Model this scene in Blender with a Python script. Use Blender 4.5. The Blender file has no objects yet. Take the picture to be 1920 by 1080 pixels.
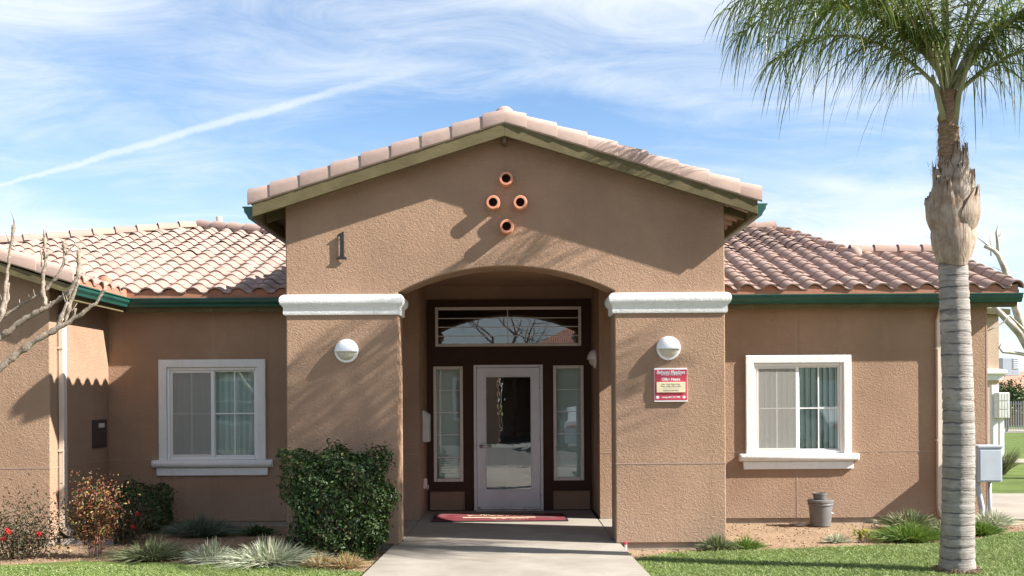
import bpy, math, random
import numpy as np
from mathutils import Vector, Matrix

random.seed(7)
RNG = np.random.default_rng(7)
R = math.radians
scene = bpy.context.scene
col = scene.collection

# ---------------------------------------------------------------- camera
F = 1978.0          # focal length in photo pixels (1920 wide)
CAM_D = 11.5        # camera distance in front of the porch piers (Y = 0)
CAM_H = 1.57
TH = 0.0062         # slight roll
cam_data = bpy.data.cameras.new('camera')
cam = bpy.data.objects.new('camera', cam_data)
col.objects.link(cam)
cam.location = (0, -CAM_D, CAM_H)
cam.rotation_euler = (R(90), TH, 0)
cam_data.sensor_width = 36.0
cam_data.lens = F / 1920 * 36.0
cam_data.shift_y = 210 / 1920
cam_data.clip_start = 0.1
cam_data.clip_end = 3000
scene.camera = cam

# ---------------------------------------------------------------- light
SUN_AZ, SUN_EL = R(73.8), R(36.7)     # azimuth away from the facade normal, towards the right
sun_dir = Vector((math.sin(SUN_AZ) * math.cos(SUN_EL), -math.cos(SUN_AZ) * math.cos(SUN_EL), math.sin(SUN_EL)))
sd = bpy.data.lights.new('sun', 'SUN')
sd.energy = 5.0
sd.angle = R(0.53)
sd.color = (1.0, 0.955, 0.89)
sun = bpy.data.objects.new('sun', sd)
sun.rotation_euler = sun_dir.to_track_quat('Z', 'Y').to_euler()
sun.location = sun_dir * 60
col.objects.link(sun)

world = bpy.data.worlds.new('World')
scene.world = world
world.use_nodes = True
scene.view_settings.view_transform = 'Standard'
scene.view_settings.look = 'None'
scene.view_settings.gamma = 1.0
scene.view_settings.exposure = 1.46
scene.view_settings.use_curve_mapping = False


def build_world():
    nt = world.node_tree
    N, L = nt.nodes, nt.links
    N.clear()
    out = N.new('ShaderNodeOutputWorld')
    bg = N.new('ShaderNodeBackground')
    bg.inputs['Strength'].default_value = 0.066
    sky = N.new('ShaderNodeTexSky')
    sky.sky_type = 'NISHITA'
    sky.sun_disc = False
    sky.sun_elevation = SUN_EL
    sky.sun_rotation = math.atan2(sun_dir.x, sun_dir.y)
    sky.altitude = 100
    sky.air_density = 1.0
    sky.dust_density = 0.4
    sky.ozone_density = 1.5
    tc = N.new('ShaderNodeTexCoord')
    sep = N.new('ShaderNodeSeparateXYZ')
    L.new(tc.outputs['Generated'], sep.inputs[0])

    def m(op, a, b=None, c=None, clamp=False):
        n = N.new('ShaderNodeMath'); n.operation = op; n.use_clamp = clamp
        for i, v in enumerate((a, b, c)):
            if v is None: continue
            if isinstance(v, (int, float)): n.inputs[i].default_value = v
            else: L.new(v, n.inputs[i])
        return n.outputs[0]

    def ramp(v, lo, hi):
        n = N.new('ShaderNodeMapRange'); n.interpolation_type = 'SMOOTHSTEP'
        L.new(v, n.inputs[0]); n.inputs[1].default_value = lo; n.inputs[2].default_value = hi
        return n.outputs[0]

    def noise(vec, scale, detail, rough=0.55, dist=0.0):
        n = N.new('ShaderNodeTexNoise'); n.inputs['Scale'].default_value = scale
        n.inputs['Detail'].default_value = detail; n.inputs['Roughness'].default_value = rough
        n.inputs['Distortion'].default_value = dist
        L.new(vec, n.inputs['Vector']); return n.outputs['Fac']

    # cloud sheet: the direction projected on a high layer
    zz = m('ADD', m('MAXIMUM', sep.outputs['Z'], 0.0), 0.16)
    px = m('DIVIDE', sep.outputs['X'], zz)
    py = m('DIVIDE', sep.outputs['Y'], zz)
    comb = N.new('ShaderNodeCombineXYZ')
    L.new(px, comb.inputs[0]); L.new(py, comb.inputs[1])
    mp = N.new('ShaderNodeMapping'); mp.inputs['Rotation'].default_value = (0, 0, R(-24))
    mp.inputs['Scale'].default_value = (0.55, 1.05, 1.0)
    mp.inputs['Location'].default_value = (3.1, 1.7, 0.0)
    L.new(comb.outputs[0], mp.inputs['Vector'])
    big = noise(mp.outputs[0], 1.15, 3, 0.5, 0.5)
    mp2 = N.new('ShaderNodeMapping'); mp2.inputs['Rotation'].default_value = (0, 0, R(-16))
    mp2.inputs['Scale'].default_value = (1.1, 2.0, 1.0)
    L.new(comb.outputs[0], mp2.inputs['Vector'])
    fine = noise(mp2.outputs[0], 2.3, 12, 0.68, 1.1)
    cov = m('ADD', m('MULTIPLY', big, 0.85), m('MULTIPLY', fine, 0.32))
    cirrus = ramp(cov, 0.45, 0.76)
    cirrus = m('MULTIPLY', cirrus, 0.92)
    # contrail: a thin band along a great circle, frayed by noise
    a = Vector((-0.485, 1, 0.208)).normalized(); b = Vector((-0.182, 1, 0.287)).normalized()
    nrm = a.cross(b).normalized()
    dt = N.new('ShaderNodeVectorMath'); dt.operation = 'DOT_PRODUCT'
    dt.inputs[1].default_value = nrm
    nv = N.new('ShaderNodeVectorMath'); nv.operation = 'NORMALIZE'
    L.new(tc.outputs['Generated'], nv.inputs[0]); L.new(nv.outputs[0], dt.inputs[0])
    wob = noise(tc.outputs['Generated'], 34, 4, 0.65)
    wob2 = noise(tc.outputs['Generated'], 5, 2, 0.5)
    dd = m('ABSOLUTE', m('ADD', dt.outputs['Value'], m('ADD', m('MULTIPLY', m('SUBTRACT', wob, 0.5), 0.008),
                                                       m('MULTIPLY', m('SUBTRACT', wob2, 0.5), 0.016))))
    wid = m('ADD', 0.35, m('MULTIPLY', ramp(sep.outputs['X'], -0.46, -0.30), 0.65))
    trail = m('SUBTRACT', 1.0, ramp(m('DIVIDE', dd, wid), 0.0008, 0.0052))
    trail = m('MULTIPLY', trail, m('SUBTRACT', 1.0, ramp(sep.outputs['X'], -0.22, -0.02)))
    trail = m('MULTIPLY', trail, 0.52)
    # haze near the horizon
    haze = m('SUBTRACT', 1.0, ramp(sep.outputs['Z'], -0.02, 0.30))
    haze = m('MULTIPLY', haze, 0.55)
    inv = m('MULTIPLY', m('SUBTRACT', 1.0, cirrus), m('MULTIPLY', m('SUBTRACT', 1.0, trail), m('SUBTRACT', 1.0, haze)))
    fac = m('SUBTRACT', 1.0, inv, clamp=True)
    gain = N.new('ShaderNodeMix'); gain.data_type = 'RGBA'; gain.blend_type = 'MULTIPLY'; gain.inputs['Factor'].default_value = 1.0
    L.new(sky.outputs[0], gain.inputs['A']); gain.inputs['B'].default_value = (0.92, 1.05, 1.17, 1)
    mix = N.new('ShaderNodeMix'); mix.data_type = 'RGBA'
    L.new(fac, mix.inputs['Factor']); L.new(gain.outputs['Result'], mix.inputs['A'])
    mix.inputs['B'].default_value = (5.7, 6.05, 6.35, 1)
    L.new(mix.outputs['Result'], bg.inputs['Color'])
    L.new(bg.outputs[0], out.inputs['Surface'])


build_world()


# ---------------------------------------------------------------- placing helpers
def U(px, py, D):
    """photo pixel at distance D -> world point"""
    dx, dy = px - 960, py - 750
    x, y = dx - dy * TH, dy + dx * TH
    return Vector((x * D / F, D - CAM_D, CAM_H - y * D / F))


def G(px, py, z=0.0):
    """photo pixel on a horizontal plane z -> world point"""
    dx, dy = px - 960, py - 750
    y = dy + dx * TH
    return U(px, py, (CAM_H - z) * F / y)


# ---------------------------------------------------------------- mesh helpers
class MB:
    def __init__(self):
        self.v, self.f = [], []

    def add(self, vs, fs):
        o = len(self.v)
        self.v += [tuple(p) for p in vs]
        self.f += [tuple(i + o for i in f) for f in fs]
        return self

    def box(self, x0, x1, y0, y1, z0, z1):
        vs = [(x, y, z) for z in (z0, z1) for y in (y0, y1) for x in (x0, x1)]
        return self.add(vs, [(0, 2, 3, 1), (4, 5, 7, 6), (0, 1, 5, 4), (2, 6, 7, 3), (0, 4, 6, 2), (1, 3, 7, 5)])

    def cbox(self, x0, x1, y0, y1, z0, z1, c=0.006):
        """box with chamfered edges"""
        xs, ys, zs = (x0, x1), (y0, y1), (z0, z1)
        idx, vs = {}, []
        for i in (0, 1):
            for j in (0, 1):
                for k in (0, 1):
                    p = (xs[i], ys[j], zs[k]); s = (1 - 2 * i, 1 - 2 * j, 1 - 2 * k)
                    for a in range(3):
                        q = [p[t] + s[t] * c for t in range(3)]; q[a] = p[a]
                        idx[(i, j, k, a)] = len(vs); vs.append(q)
        fs = []
        for i in (0, 1):
            fs.append([idx[(i, j, k, 0)] for j, k in ((0, 0), (1, 0), (1, 1), (0, 1))])
            fs.append([idx[(j, i, k, 1)] for j, k in ((0, 0), (1, 0), (1, 1), (0, 1))])
            fs.append([idx[(j, k, i, 2)] for j, k in ((0, 0), (1, 0), (1, 1), (0, 1))])
        for j in (0, 1):
            for k in (0, 1):
                fs.append([idx[(0, j, k, 1)], idx[(1, j, k, 1)], idx[(1, j, k, 2)], idx[(0, j, k, 2)]])
                fs.append([idx[(j, 0, k, 0)], idx[(j, 1, k, 0)], idx[(j, 1, k, 2)], idx[(j, 0, k, 2)]])
                fs.append([idx[(j, k, 0, 0)], idx[(j, k, 1, 0)], idx[(j, k, 1, 1)], idx[(j, k, 0, 1)]])
        for i in (0, 1):
            for j in (0, 1):
                for k in (0, 1):
                    fs.append([idx[(i, j, k, a)] for a in range(3)])
        return self.add(vs, fs)

    def prism(self, poly, axis, a, b):
        """extrude a 2-D polygon along an axis ('x','y','z') from a to b"""
        def P(p, t):
            return {'x': (t, p[0], p[1]), 'y': (p[0], t, p[1]), 'z': (p[0], p[1], t)}[axis]
        n = len(poly)
        vs = [P(p, a) for p in poly] + [P(p, b) for p in poly]
        fs = [tuple(range(n))[::-1], tuple(range(n, 2 * n))]
        fs += [(i, (i + 1) % n, n + (i + 1) % n, n + i) for i in range(n)]
        return self.add(vs, fs)

    def rings(self, rings, cap0=True, cap1=True, closed=True):
        n = len(rings[0]); o = len(self.v)
        for r in rings: self.v += [tuple(p) for p in r]
        for k in range(len(rings) - 1):
            for i in range(n if closed else n - 1):
                j = (i + 1) % n
                self.f.append((o + k * n + i, o + k * n + j, o + (k + 1) * n + j, o + (k + 1) * n + i))
        if cap0: self.f.append(tuple(o + i for i in range(n))[::-1])
        if cap1: self.f.append(tuple(o + (len(rings) - 1) * n + i for i in range(n)))
        return self

    def tube(self, pts, rad, n=8, cap=True):
        pts = [Vector(p) for p in pts]
        if not hasattr(rad, '__len__'): rad = [rad] * len(pts)
        rs = []; up = None
        for i, p in enumerate(pts):
            t = (pts[min(i + 1, len(pts) - 1)] - pts[max(i - 1, 0)])
            t = t.normalized() if t.length > 1e-9 else Vector((0, 0, 1))
            if up is None:
                up = Vector((0, 0, 1)) if abs(t.z) < 0.9 else Vector((0, 1, 0))
            u = (up - t * up.dot(t)).normalized(); w = t.cross(u); up = u
            rs.append([p + (u * math.cos(2 * math.pi * k / n) + w * math.sin(2 * math.pi * k / n)) * rad[i] for k in range(n)])
        return self.rings(rs, cap, cap)

    def lathe(self, prof, c, n=20, axis='z', cap0=True, cap1=True):
        """prof: list of (radius, t) ; axis z or y"""
        rs = []
        for r, t in prof:
            ring = []
            for k in range(n):
                a = 2 * math.pi * k / n
                if axis == 'z': ring.append((c[0] + r * math.cos(a), c[1] + r * math.sin(a), c[2] + t))
                else: ring.append((c[0] + r * math.cos(a), c[1] + t, c[2] + r * math.sin(a)))
            rs.append(ring)
        return self.rings(rs, cap0, cap1)

    def sweep(self, prof, path, cap=True):
        """prof: [(outward, z)], path: [(x, y)] plan polyline; outward = right-hand normal of travel; mitred"""
        rs = []
        n = len(path)
        for i in range(n):
            p = Vector(path[i])
            d0 = (Vector(path[i]) - Vector(path[i - 1])).normalized() if i > 0 else None
            d1 = (Vector(path[i + 1]) - Vector(path[i])).normalized() if i < n - 1 else None
            if d0 is None: d0 = d1
            if d1 is None: d1 = d0
            n0 = Vector((d0.y, -d0.x)); n1 = Vector((d1.y, -d1.x))
            m = (n0 + n1); m = m / max(1e-6, m.dot(n0)) 
            rs.append([(p.x + m.x * o, p.y + m.y * o, z) for o, z in prof])
        return self.rings(rs, cap, cap)

    def mesh(self, name, smooth=False):
        me = bpy.data.meshes.new(name)
        me.from_pydata(self.v, [], self.f)
        me.update()
        fix_normals(me)
        if smooth:
            me.polygons.foreach_set('use_smooth', [True] * len(me.polygons))
        return me

    def build(self, name, mat, parent=None, smooth=False, bevel=0, auto=None):
        me = self.mesh(name, smooth)
        me.materials.append(mat)
        o = link(name, me, parent)
        if bevel:
            b = o.modifiers.new('bevel', 'BEVEL'); b.width = bevel; b.segments = 2; b.limit_method = 'ANGLE'
        if auto is not None:
            me.polygons.foreach_set('use_smooth', [True] * len(me.polygons))
            me.set_sharp_from_angle(angle=R(auto))
        return o


def fix_normals(me):
    import bmesh
    if len(me.polygons) > 20000: return
    bm = bmesh.new(); bm.from_mesh(me)
    bmesh.ops.recalc_face_normals(bm, faces=bm.faces)
    bm.to_mesh(me); bm.free()


def link(name, data, parent=None):
    o = bpy.data.objects.new(name, data)
    col.objects.link(o)
    if parent is not None:
        o.parent = parent
        o.matrix_parent_inverse = PW(parent).inverted()
    return o


def PW(o):
    m = o.matrix_basis.copy()
    return m if o.parent is None else PW(o.parent) @ o.matrix_parent_inverse @ m


def tag(o, label=None, cat=None, group=None, kind=None):
    if label: o['label'] = label
    if cat: o['category'] = cat
    if group: o['group'] = group
    if kind: o['kind'] = kind
    return o


def thing(name, label, cat, loc=(0, 0, 0), group=None):
    o = bpy.data.objects.new(name, None)
    o.empty_display_size = 0.2
    o.location = loc
    col.objects.link(o)
    return tag(o, label, cat, group)


def np_mesh(name, V, Q=None, T=None, mat=None, parent=None, smooth=False):
    """fast mesh from numpy vertex array and quad / triangle index arrays"""
    me = bpy.data.meshes.new(name)
    me.vertices.add(len(V)); me.vertices.foreach_set('co', np.asarray(V, np.float32).ravel())
    parts, starts, tot = [], [], 0
    for A in (Q, T):
        if A is None or len(A) == 0: continue
        A = np.asarray(A, np.int32); k = A.shape[1]
        starts.append(tot + np.arange(len(A)) * k); parts.append(A.ravel()); tot += A.size
    loops = np.concatenate(parts); ls = np.concatenate(starts)
    me.loops.add(len(loops)); me.loops.foreach_set('vertex_index', loops)
    me.polygons.add(len(ls)); me.polygons.foreach_set('loop_start', ls.astype(np.int32))
    if smooth: me.polygons.foreach_set('use_smooth', np.ones(len(ls), bool))
    me.update(calc_edges=True); me.validate()
    if mat: me.materials.append(mat)
    return link(name, me, parent)


def blades_arrays(P, tip, width, bend=None, segs=3):
    """strips from base points P (n,3) to P+tip, bending by `bend` (n,3) at the end; returns V,Q,T"""
    n = len(P)
    tip = np.asarray(tip, float)
    side = np.cross(tip, RNG.normal(size=(n, 3)))
    side /= np.linalg.norm(side, axis=1, keepdims=True) + 1e-9
    width = np.broadcast_to(np.asarray(width, float), (n,))[:, None]
    rows = []
    for s in range(segs):
        t = s / segs
        c = P + tip * t + (0 if bend is None else bend * t * t)
        w = width * (1 - 0.55 * t) if s else width * 0.8
        rows += [c - side * w * .5, c + side * w * .5]
    end = P + tip + (0 if bend is None else bend)
    V = np.stack(rows + [end], axis=1)             # n, 2*segs+1, 3
    k = 2 * segs + 1
    base = np.arange(n)[:, None] * k
    Q = []
    for s in range(segs - 1):
        Q.append(base + np.array([[2 * s, 2 * s + 1, 2 * s + 3, 2 * s + 2]]))
    T = base + np.array([[2 * segs - 2, 2 * segs - 1, 2 * segs]])
    return V.reshape(-1, 3), (np.concatenate(Q) if Q else None), T


def leaf_arrays(C, nrm, size, aspect=0.5, fold=0.25):
    """folded diamond leaves at centres C with rough normals nrm"""
    n = len(C)
    nrm = nrm / (np.linalg.norm(nrm, axis=1, keepdims=True) + 1e-9)
    d = np.cross(nrm, RNG.normal(size=(n, 3))); d /= np.linalg.norm(d, axis=1, keepdims=True) + 1e-9
    s = np.cross(nrm, d)
    size = np.broadcast_to(np.asarray(size, float), (n,))[:, None]
    a = C - d * size * .5; b = C + d * size * .5
    l = C + s * size * aspect * .5 + nrm * size * fold - d * size * .06
    r = C - s * size * aspect * .5 + nrm * size * fold - d * size * .06
    V = np.stack([a, l, b, r], axis=1).reshape(-1, 3)
    base = np.arange(n)[:, None] * 4
    T = np.concatenate([base + np.array([[0, 1, 2]]), base + np.array([[0, 2, 3]])])
    return V, T

# ---------------------------------------------------------------- materials
MATS = {}


class NT:
    def __init__(self, name):
        self.m = bpy.data.materials.new(name); self.m.use_nodes = True
        self.N = self.m.node_tree.nodes; self.L = self.m.node_tree.links
        self.N.clear()
        self.out = self.N.new('ShaderNodeOutputMaterial')
        MATS[name] = self.m

    def node(self, t, **kw):
        n = self.N.new(t)
        for k, v in kw.items(): setattr(n, k, v)
        return n

    def pos(self):
        return self.node('ShaderNodeNewGeometry').outputs['Position']

    def obj(self):
        return self.node('ShaderNodeTexCoord').outputs['Object']

    def mapping(self, vec, scale=(1, 1, 1), rot=(0, 0, 0)):
        n = self.node('ShaderNodeMapping'); n.inputs['Scale'].default_value = scale; n.inputs['Rotation'].default_value = rot
        self.L.new(vec, n.inputs['Vector']); return n.outputs[0]

    def noise(self, vec, scale, detail=3, rough=0.55, dist=0.0, out='Fac'):
        n = self.node('ShaderNodeTexNoise')
        n.inputs['Scale'].default_value = scale; n.inputs['Detail'].default_value = detail
        n.inputs['Roughness'].default_value = rough; n.inputs['Distortion'].default_value = dist
        self.L.new(vec, n.inputs['Vector']); return n.outputs[out]

    def ramp(self, v, lo, hi, a=0.0, b=1.0):
        n = self.node('ShaderNodeMapRange'); n.inputs[1].default_value = lo; n.inputs[2].default_value = hi
        n.inputs[3].default_value = a; n.inputs[4].default_value = b
        self.L.new(v, n.inputs[0]); return n.outputs[0]

    def math(self, op, a, b):
        n = self.node('ShaderNodeMath', operation=op)
        for i, v in enumerate((a, b)):
            if isinstance(v, (int, float)): n.inputs[i].default_value = v
            else: self.L.new(v, n.inputs[i])
        return n.outputs[0]

    def mix(self, fac, a, b, blend='MIX'):
        n = self.node('ShaderNodeMix', data_type='RGBA', blend_type=blend)
        for k, v in (('Factor', fac), ('A', a), ('B', b)):
            if isinstance(v, (int, float)): n.inputs[k].default_value = v
            elif isinstance(v, tuple): n.inputs[k].default_value = (*v[:3], 1)
            else: self.L.new(v, n.inputs[k])
        return n.outputs['Result']

    def colors(self, v, stops, interp='LINEAR'):
        n = self.node('ShaderNodeValToRGB'); cr = n.color_ramp; cr.interpolation = interp
        while len(cr.elements) < len(stops): cr.elements.new(0.5)
        for e, (p, c) in zip(cr.elements, stops): e.position = p; e.color = (*c, 1)
        self.L.new(v, n.inputs[0]); return n.outputs[0]

    def bump(self, h, strength=0.5, dist=0.01, normal=None):
        n = self.node('ShaderNodeBump'); n.inputs['Strength'].default_value = strength; n.inputs['Distance'].default_value = dist
        self.L.new(h, n.inputs['Height'])
        if normal is not None: self.L.new(normal, n.inputs['Normal'])
        return n.outputs[0]

    def bsdf(self, color, rough=0.6, normal=None, metal=0.0, spec=0.5, **kw):
        n = self.node('ShaderNodeBsdfPrincipled')
        for k, v in (('Base Color', color), ('Roughness', rough), ('Metallic', metal), ('Specular IOR Level', spec)):
            if isinstance(v, (int, float)): n.inputs[k].default_value = v
            elif isinstance(v, tuple): n.inputs[k].default_value = (*v[:3], 1)
            else: self.L.new(v, n.inputs[k])
        for k, v in kw.items(): n.inputs[k.replace('_', ' ')].default_value = v
        if normal is not None: self.L.new(normal, n.inputs['Normal'])
        self.L.new(n.outputs[0], self.out.inputs['Surface'])
        return n


def stucco(name, c, relief=1.0, vary=0.22, grime=True, dust=False):
    t = NT(name); p = t.pos()
    big = t.noise(p, 0.9, 5, 0.6); mid = t.noise(p, 9, 4, 0.6)
    # trowelled lace texture: flattened ridges with short strokes
    q = t.mapping(p, (1, 1, 1.25), (0.3, 0.25, 0.2))
    l1 = t.noise(q, 34, 5, 0.66, 0.9)
    l2 = t.noise(q, 70, 3, 0.6, 0.4)
    lace = t.ramp(l1, 0.36, 0.66)
    h = t.math('ADD', t.math('MULTIPLY', lace, 0.75), t.math('MULTIPLY', l2, 0.55))
    dk = tuple(x * (1 - vary) for x in c); lt = tuple(min(1, x * (1 + vary * .7)) for x in c)
    base = t.mix(t.ramp(big, 0.3, 0.7), dk, lt)
    base = t.mix(t.ramp(mid, 0.35, 0.7, 0, 0.35), base, tuple(x * 0.86 for x in c))
    base = t.mix(t.math('MULTIPLY', t.math('SUBTRACT', 1.0, lace), 0.16), base, tuple(x * 0.66 for x in c))
    if grime:
        # dusty splash zone, uneven
        sz = t.node('ShaderNodeSeparateXYZ'); t.L.new(p, sz.inputs[0])
        edge = t.math('ADD', sz.outputs['Z'], t.math('MULTIPLY', t.noise(p, 2.5, 4, 0.6), -0.5))
        base = t.mix(t.ramp(edge, -0.25, 0.22, 0.55, 0.0), base, (0.33, 0.245, 0.18))
        vo = t.node('ShaderNodeTexVoronoi', feature='DISTANCE_TO_EDGE'); vo.inputs['Scale'].default_value = 0.75
        wp = t.node('ShaderNodeVectorMath', operation='ADD'); t.L.new(p, wp.inputs[0]); t.L.new(t.noise(p, 3, 4, 0.6, 0, 'Color'), wp.inputs[1]); t.L.new(wp.outputs[0], vo.inputs['Vector'])
        crack = t.math('MULTIPLY', t.ramp(vo.outputs[0], 0.0, 0.006, 1.0, 0.0), t.ramp(t.noise(p, 1.1, 2), 0.50, 0.60, 0, 0.45))
        base = t.mix(crack, base, tuple(x * 0.55 for x in c))
        # faint vertical runs
        st = t.noise(t.mapping(p, (7, 7, 0.35)), 1.5, 3, 0.6)
        base = t.mix(t.ramp(st, 0.54, 0.76, 0, 0.32), base, tuple(x * 0.70 for x in c))
        pt = t.noise(p, 1.7, 6, 0.7, 0.8)
        base = t.mix(t.ramp(pt, 0.60, 0.68, 0, 0.14), base, tuple(min(1, x * 1.25) for x in c))
    if dust:
        st = t.noise(t.mapping(p, (9, 9, 0.8)), 1.6, 4, 0.65)
        base = t.mix(t.ramp(st, 0.52, 0.78, 0, 0.30), base, (0.50, 0.45, 0.40))
        base = t.mix(t.ramp(t.noise(p, 21, 5, 0.7), 0.60, 0.76, 0, 0.35), base, (0.52, 0.46, 0.40))
    t.bsdf(base, 0.93, t.bump(h, 0.62, 0.011 * relief), spec=0.2)
    return t.m


def plain(name, c, rough=0.5, vary=0.1, scale=6, bump=0.0, bscale=60, metal=0.0, spec=0.5, dirt=None):
    t = NT(name); p = t.pos()
    n = t.noise(p, scale, 5, 0.6)
    base = t.mix(t.ramp(n, 0.3, 0.7), tuple(x * (1 - vary) for x in c), tuple(min(1, x * (1 + vary * .6)) for x in c))
    if dirt:
        n2 = t.noise(p, scale * 2.3, 6, 0.7)
        base = t.mix(t.ramp(n2, 0.55, 0.78, 0, 0.5), base, dirt)
    nm = t.bump(t.noise(p, bscale, 3, 0.6), 0.6, bump) if bump else None
    t.bsdf(base, t.ramp(n, 0.2, 0.8, max(0.02, rough - 0.08), min(1, rough + 0.08)), nm, metal, spec)
    return t.m


M = {}
M['stucco'] = stucco('stucco', (0.366, 0.236, 0.158))
M['stucco_far'] = stucco('stucco_far', (0.60, 0.44, 0.32), grime=False)
M['brown'] = stucco('brown_surround', (0.068, 0.040, 0.030), 0.35, 0.12, grime=False)
M['white_trim'] = stucco('white_stucco_trim', (0.80, 0.79, 0.77), 0.55, 0.06, grime=False, dust=True)
M['foundation'] = plain('foundation', (0.30, 0.25, 0.20), 0.95, 0.25, 5, 0.006, 50, dirt=(0.2, 0.15, 0.1))
M['vinyl'] = plain('white_vinyl', (0.78, 0.78, 0.77), 0.35, 0.04, 3)
M['door_paint'] = plain('door_paint', (0.72, 0.74, 0.77), 0.4, 0.07, 4, dirt=(0.5, 0.47, 0.45))
M['frame_paint'] = plain('frame_paint', (0.70, 0.66, 0.60), 0.45, 0.08, 5)
M['bronze'] = plain('dark_bronze', (0.05, 0.04, 0.035), 0.5, 0.2, 8)
M['metal'] = plain('brushed_metal', (0.62, 0.62, 0.63), 0.3, 0.1, 10, metal=1.0)
M['gutter'] = plain('green_gutter', (0.016, 0.080, 0.062), 0.32, 0.18, 3, dirt=(0.035, 0.10, 0.085))
M['downspout'] = plain('cream_downspout', (0.62, 0.52, 0.43), 0.45, 0.08, 4, dirt=(0.45, 0.36, 0.28))
M['terracotta'] = plain('terracotta', (0.36, 0.155, 0.092), 0.8, 0.15, 14, 0.003, 120)
M['terracotta_pipe'] = plain('terracotta_pipe', (0.60, 0.25, 0.145), 0.75, 0.12, 14, 0.002, 120)
M['pipe_inside'] = plain('pipe_inside', (0.06, 0.03, 0.02), 0.9, 0.2, 14)
M['black_iron'] = plain('black_iron', (0.018, 0.018, 0.020), 0.45, 0.2, 20)
M['lamp_white'] = plain('lamp_white', (0.82, 0.82, 0.84), 0.3, 0.03, 6)
M['lamp_glass'] = plain('frosted_glass', (0.56, 0.51, 0.42), 0.35, 0.08, 12)
M['mail_white'] = plain('mailbox_paint', (0.62, 0.61, 0.57), 0.4, 0.05, 8)
M['bucket'] = plain('grey_plastic', (0.14, 0.135, 0.128), 0.55, 0.2, 9, dirt=(0.30, 0.25, 0.2))
M['cabinet'] = plain('grey_cabinet', (0.40, 0.44, 0.50), 0.45, 0.06, 5, dirt=(0.36, 0.36, 0.36))
M['pvc'] = plain('pvc', (0.60, 0.50, 0.42), 0.5, 0.1, 12)
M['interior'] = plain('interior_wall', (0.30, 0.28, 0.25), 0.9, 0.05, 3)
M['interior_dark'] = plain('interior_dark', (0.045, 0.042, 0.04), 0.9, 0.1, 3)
M['blind'] = plain('vertical_blind', (0.86, 0.90, 0.86), 0.6, 0.03, 3)
M['paper'] = plain('paper', (0.72, 0.76, 0.66), 0.7, 0.06, 12)
M['sign_red'] = plain('sign_red', (0.50, 0.055, 0.085), 0.35, 0.06, 6)
M['sign_cream'] = plain('sign_cream', (0.76, 0.66, 0.44), 0.5, 0.05, 8)
M['ink_white'] = plain('ink_white', (0.85, 0.84, 0.84), 0.5, 0.02, 8)
M['ink_grey'] = plain('ink_grey', (0.22, 0.20, 0.16), 0.6, 0.05, 8)
M['fence_metal'] = plain('fence_metal', (0.20, 0.205, 0.22), 0.5, 0.1, 3)
M['felt'] = plain('roof_felt', (0.10, 0.07, 0.06), 0.95, 0.2, 4)
M['mortar'] = plain('mortar', (0.42, 0.33, 0.28), 0.95, 0.2, 9, 0.01, 40)


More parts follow.
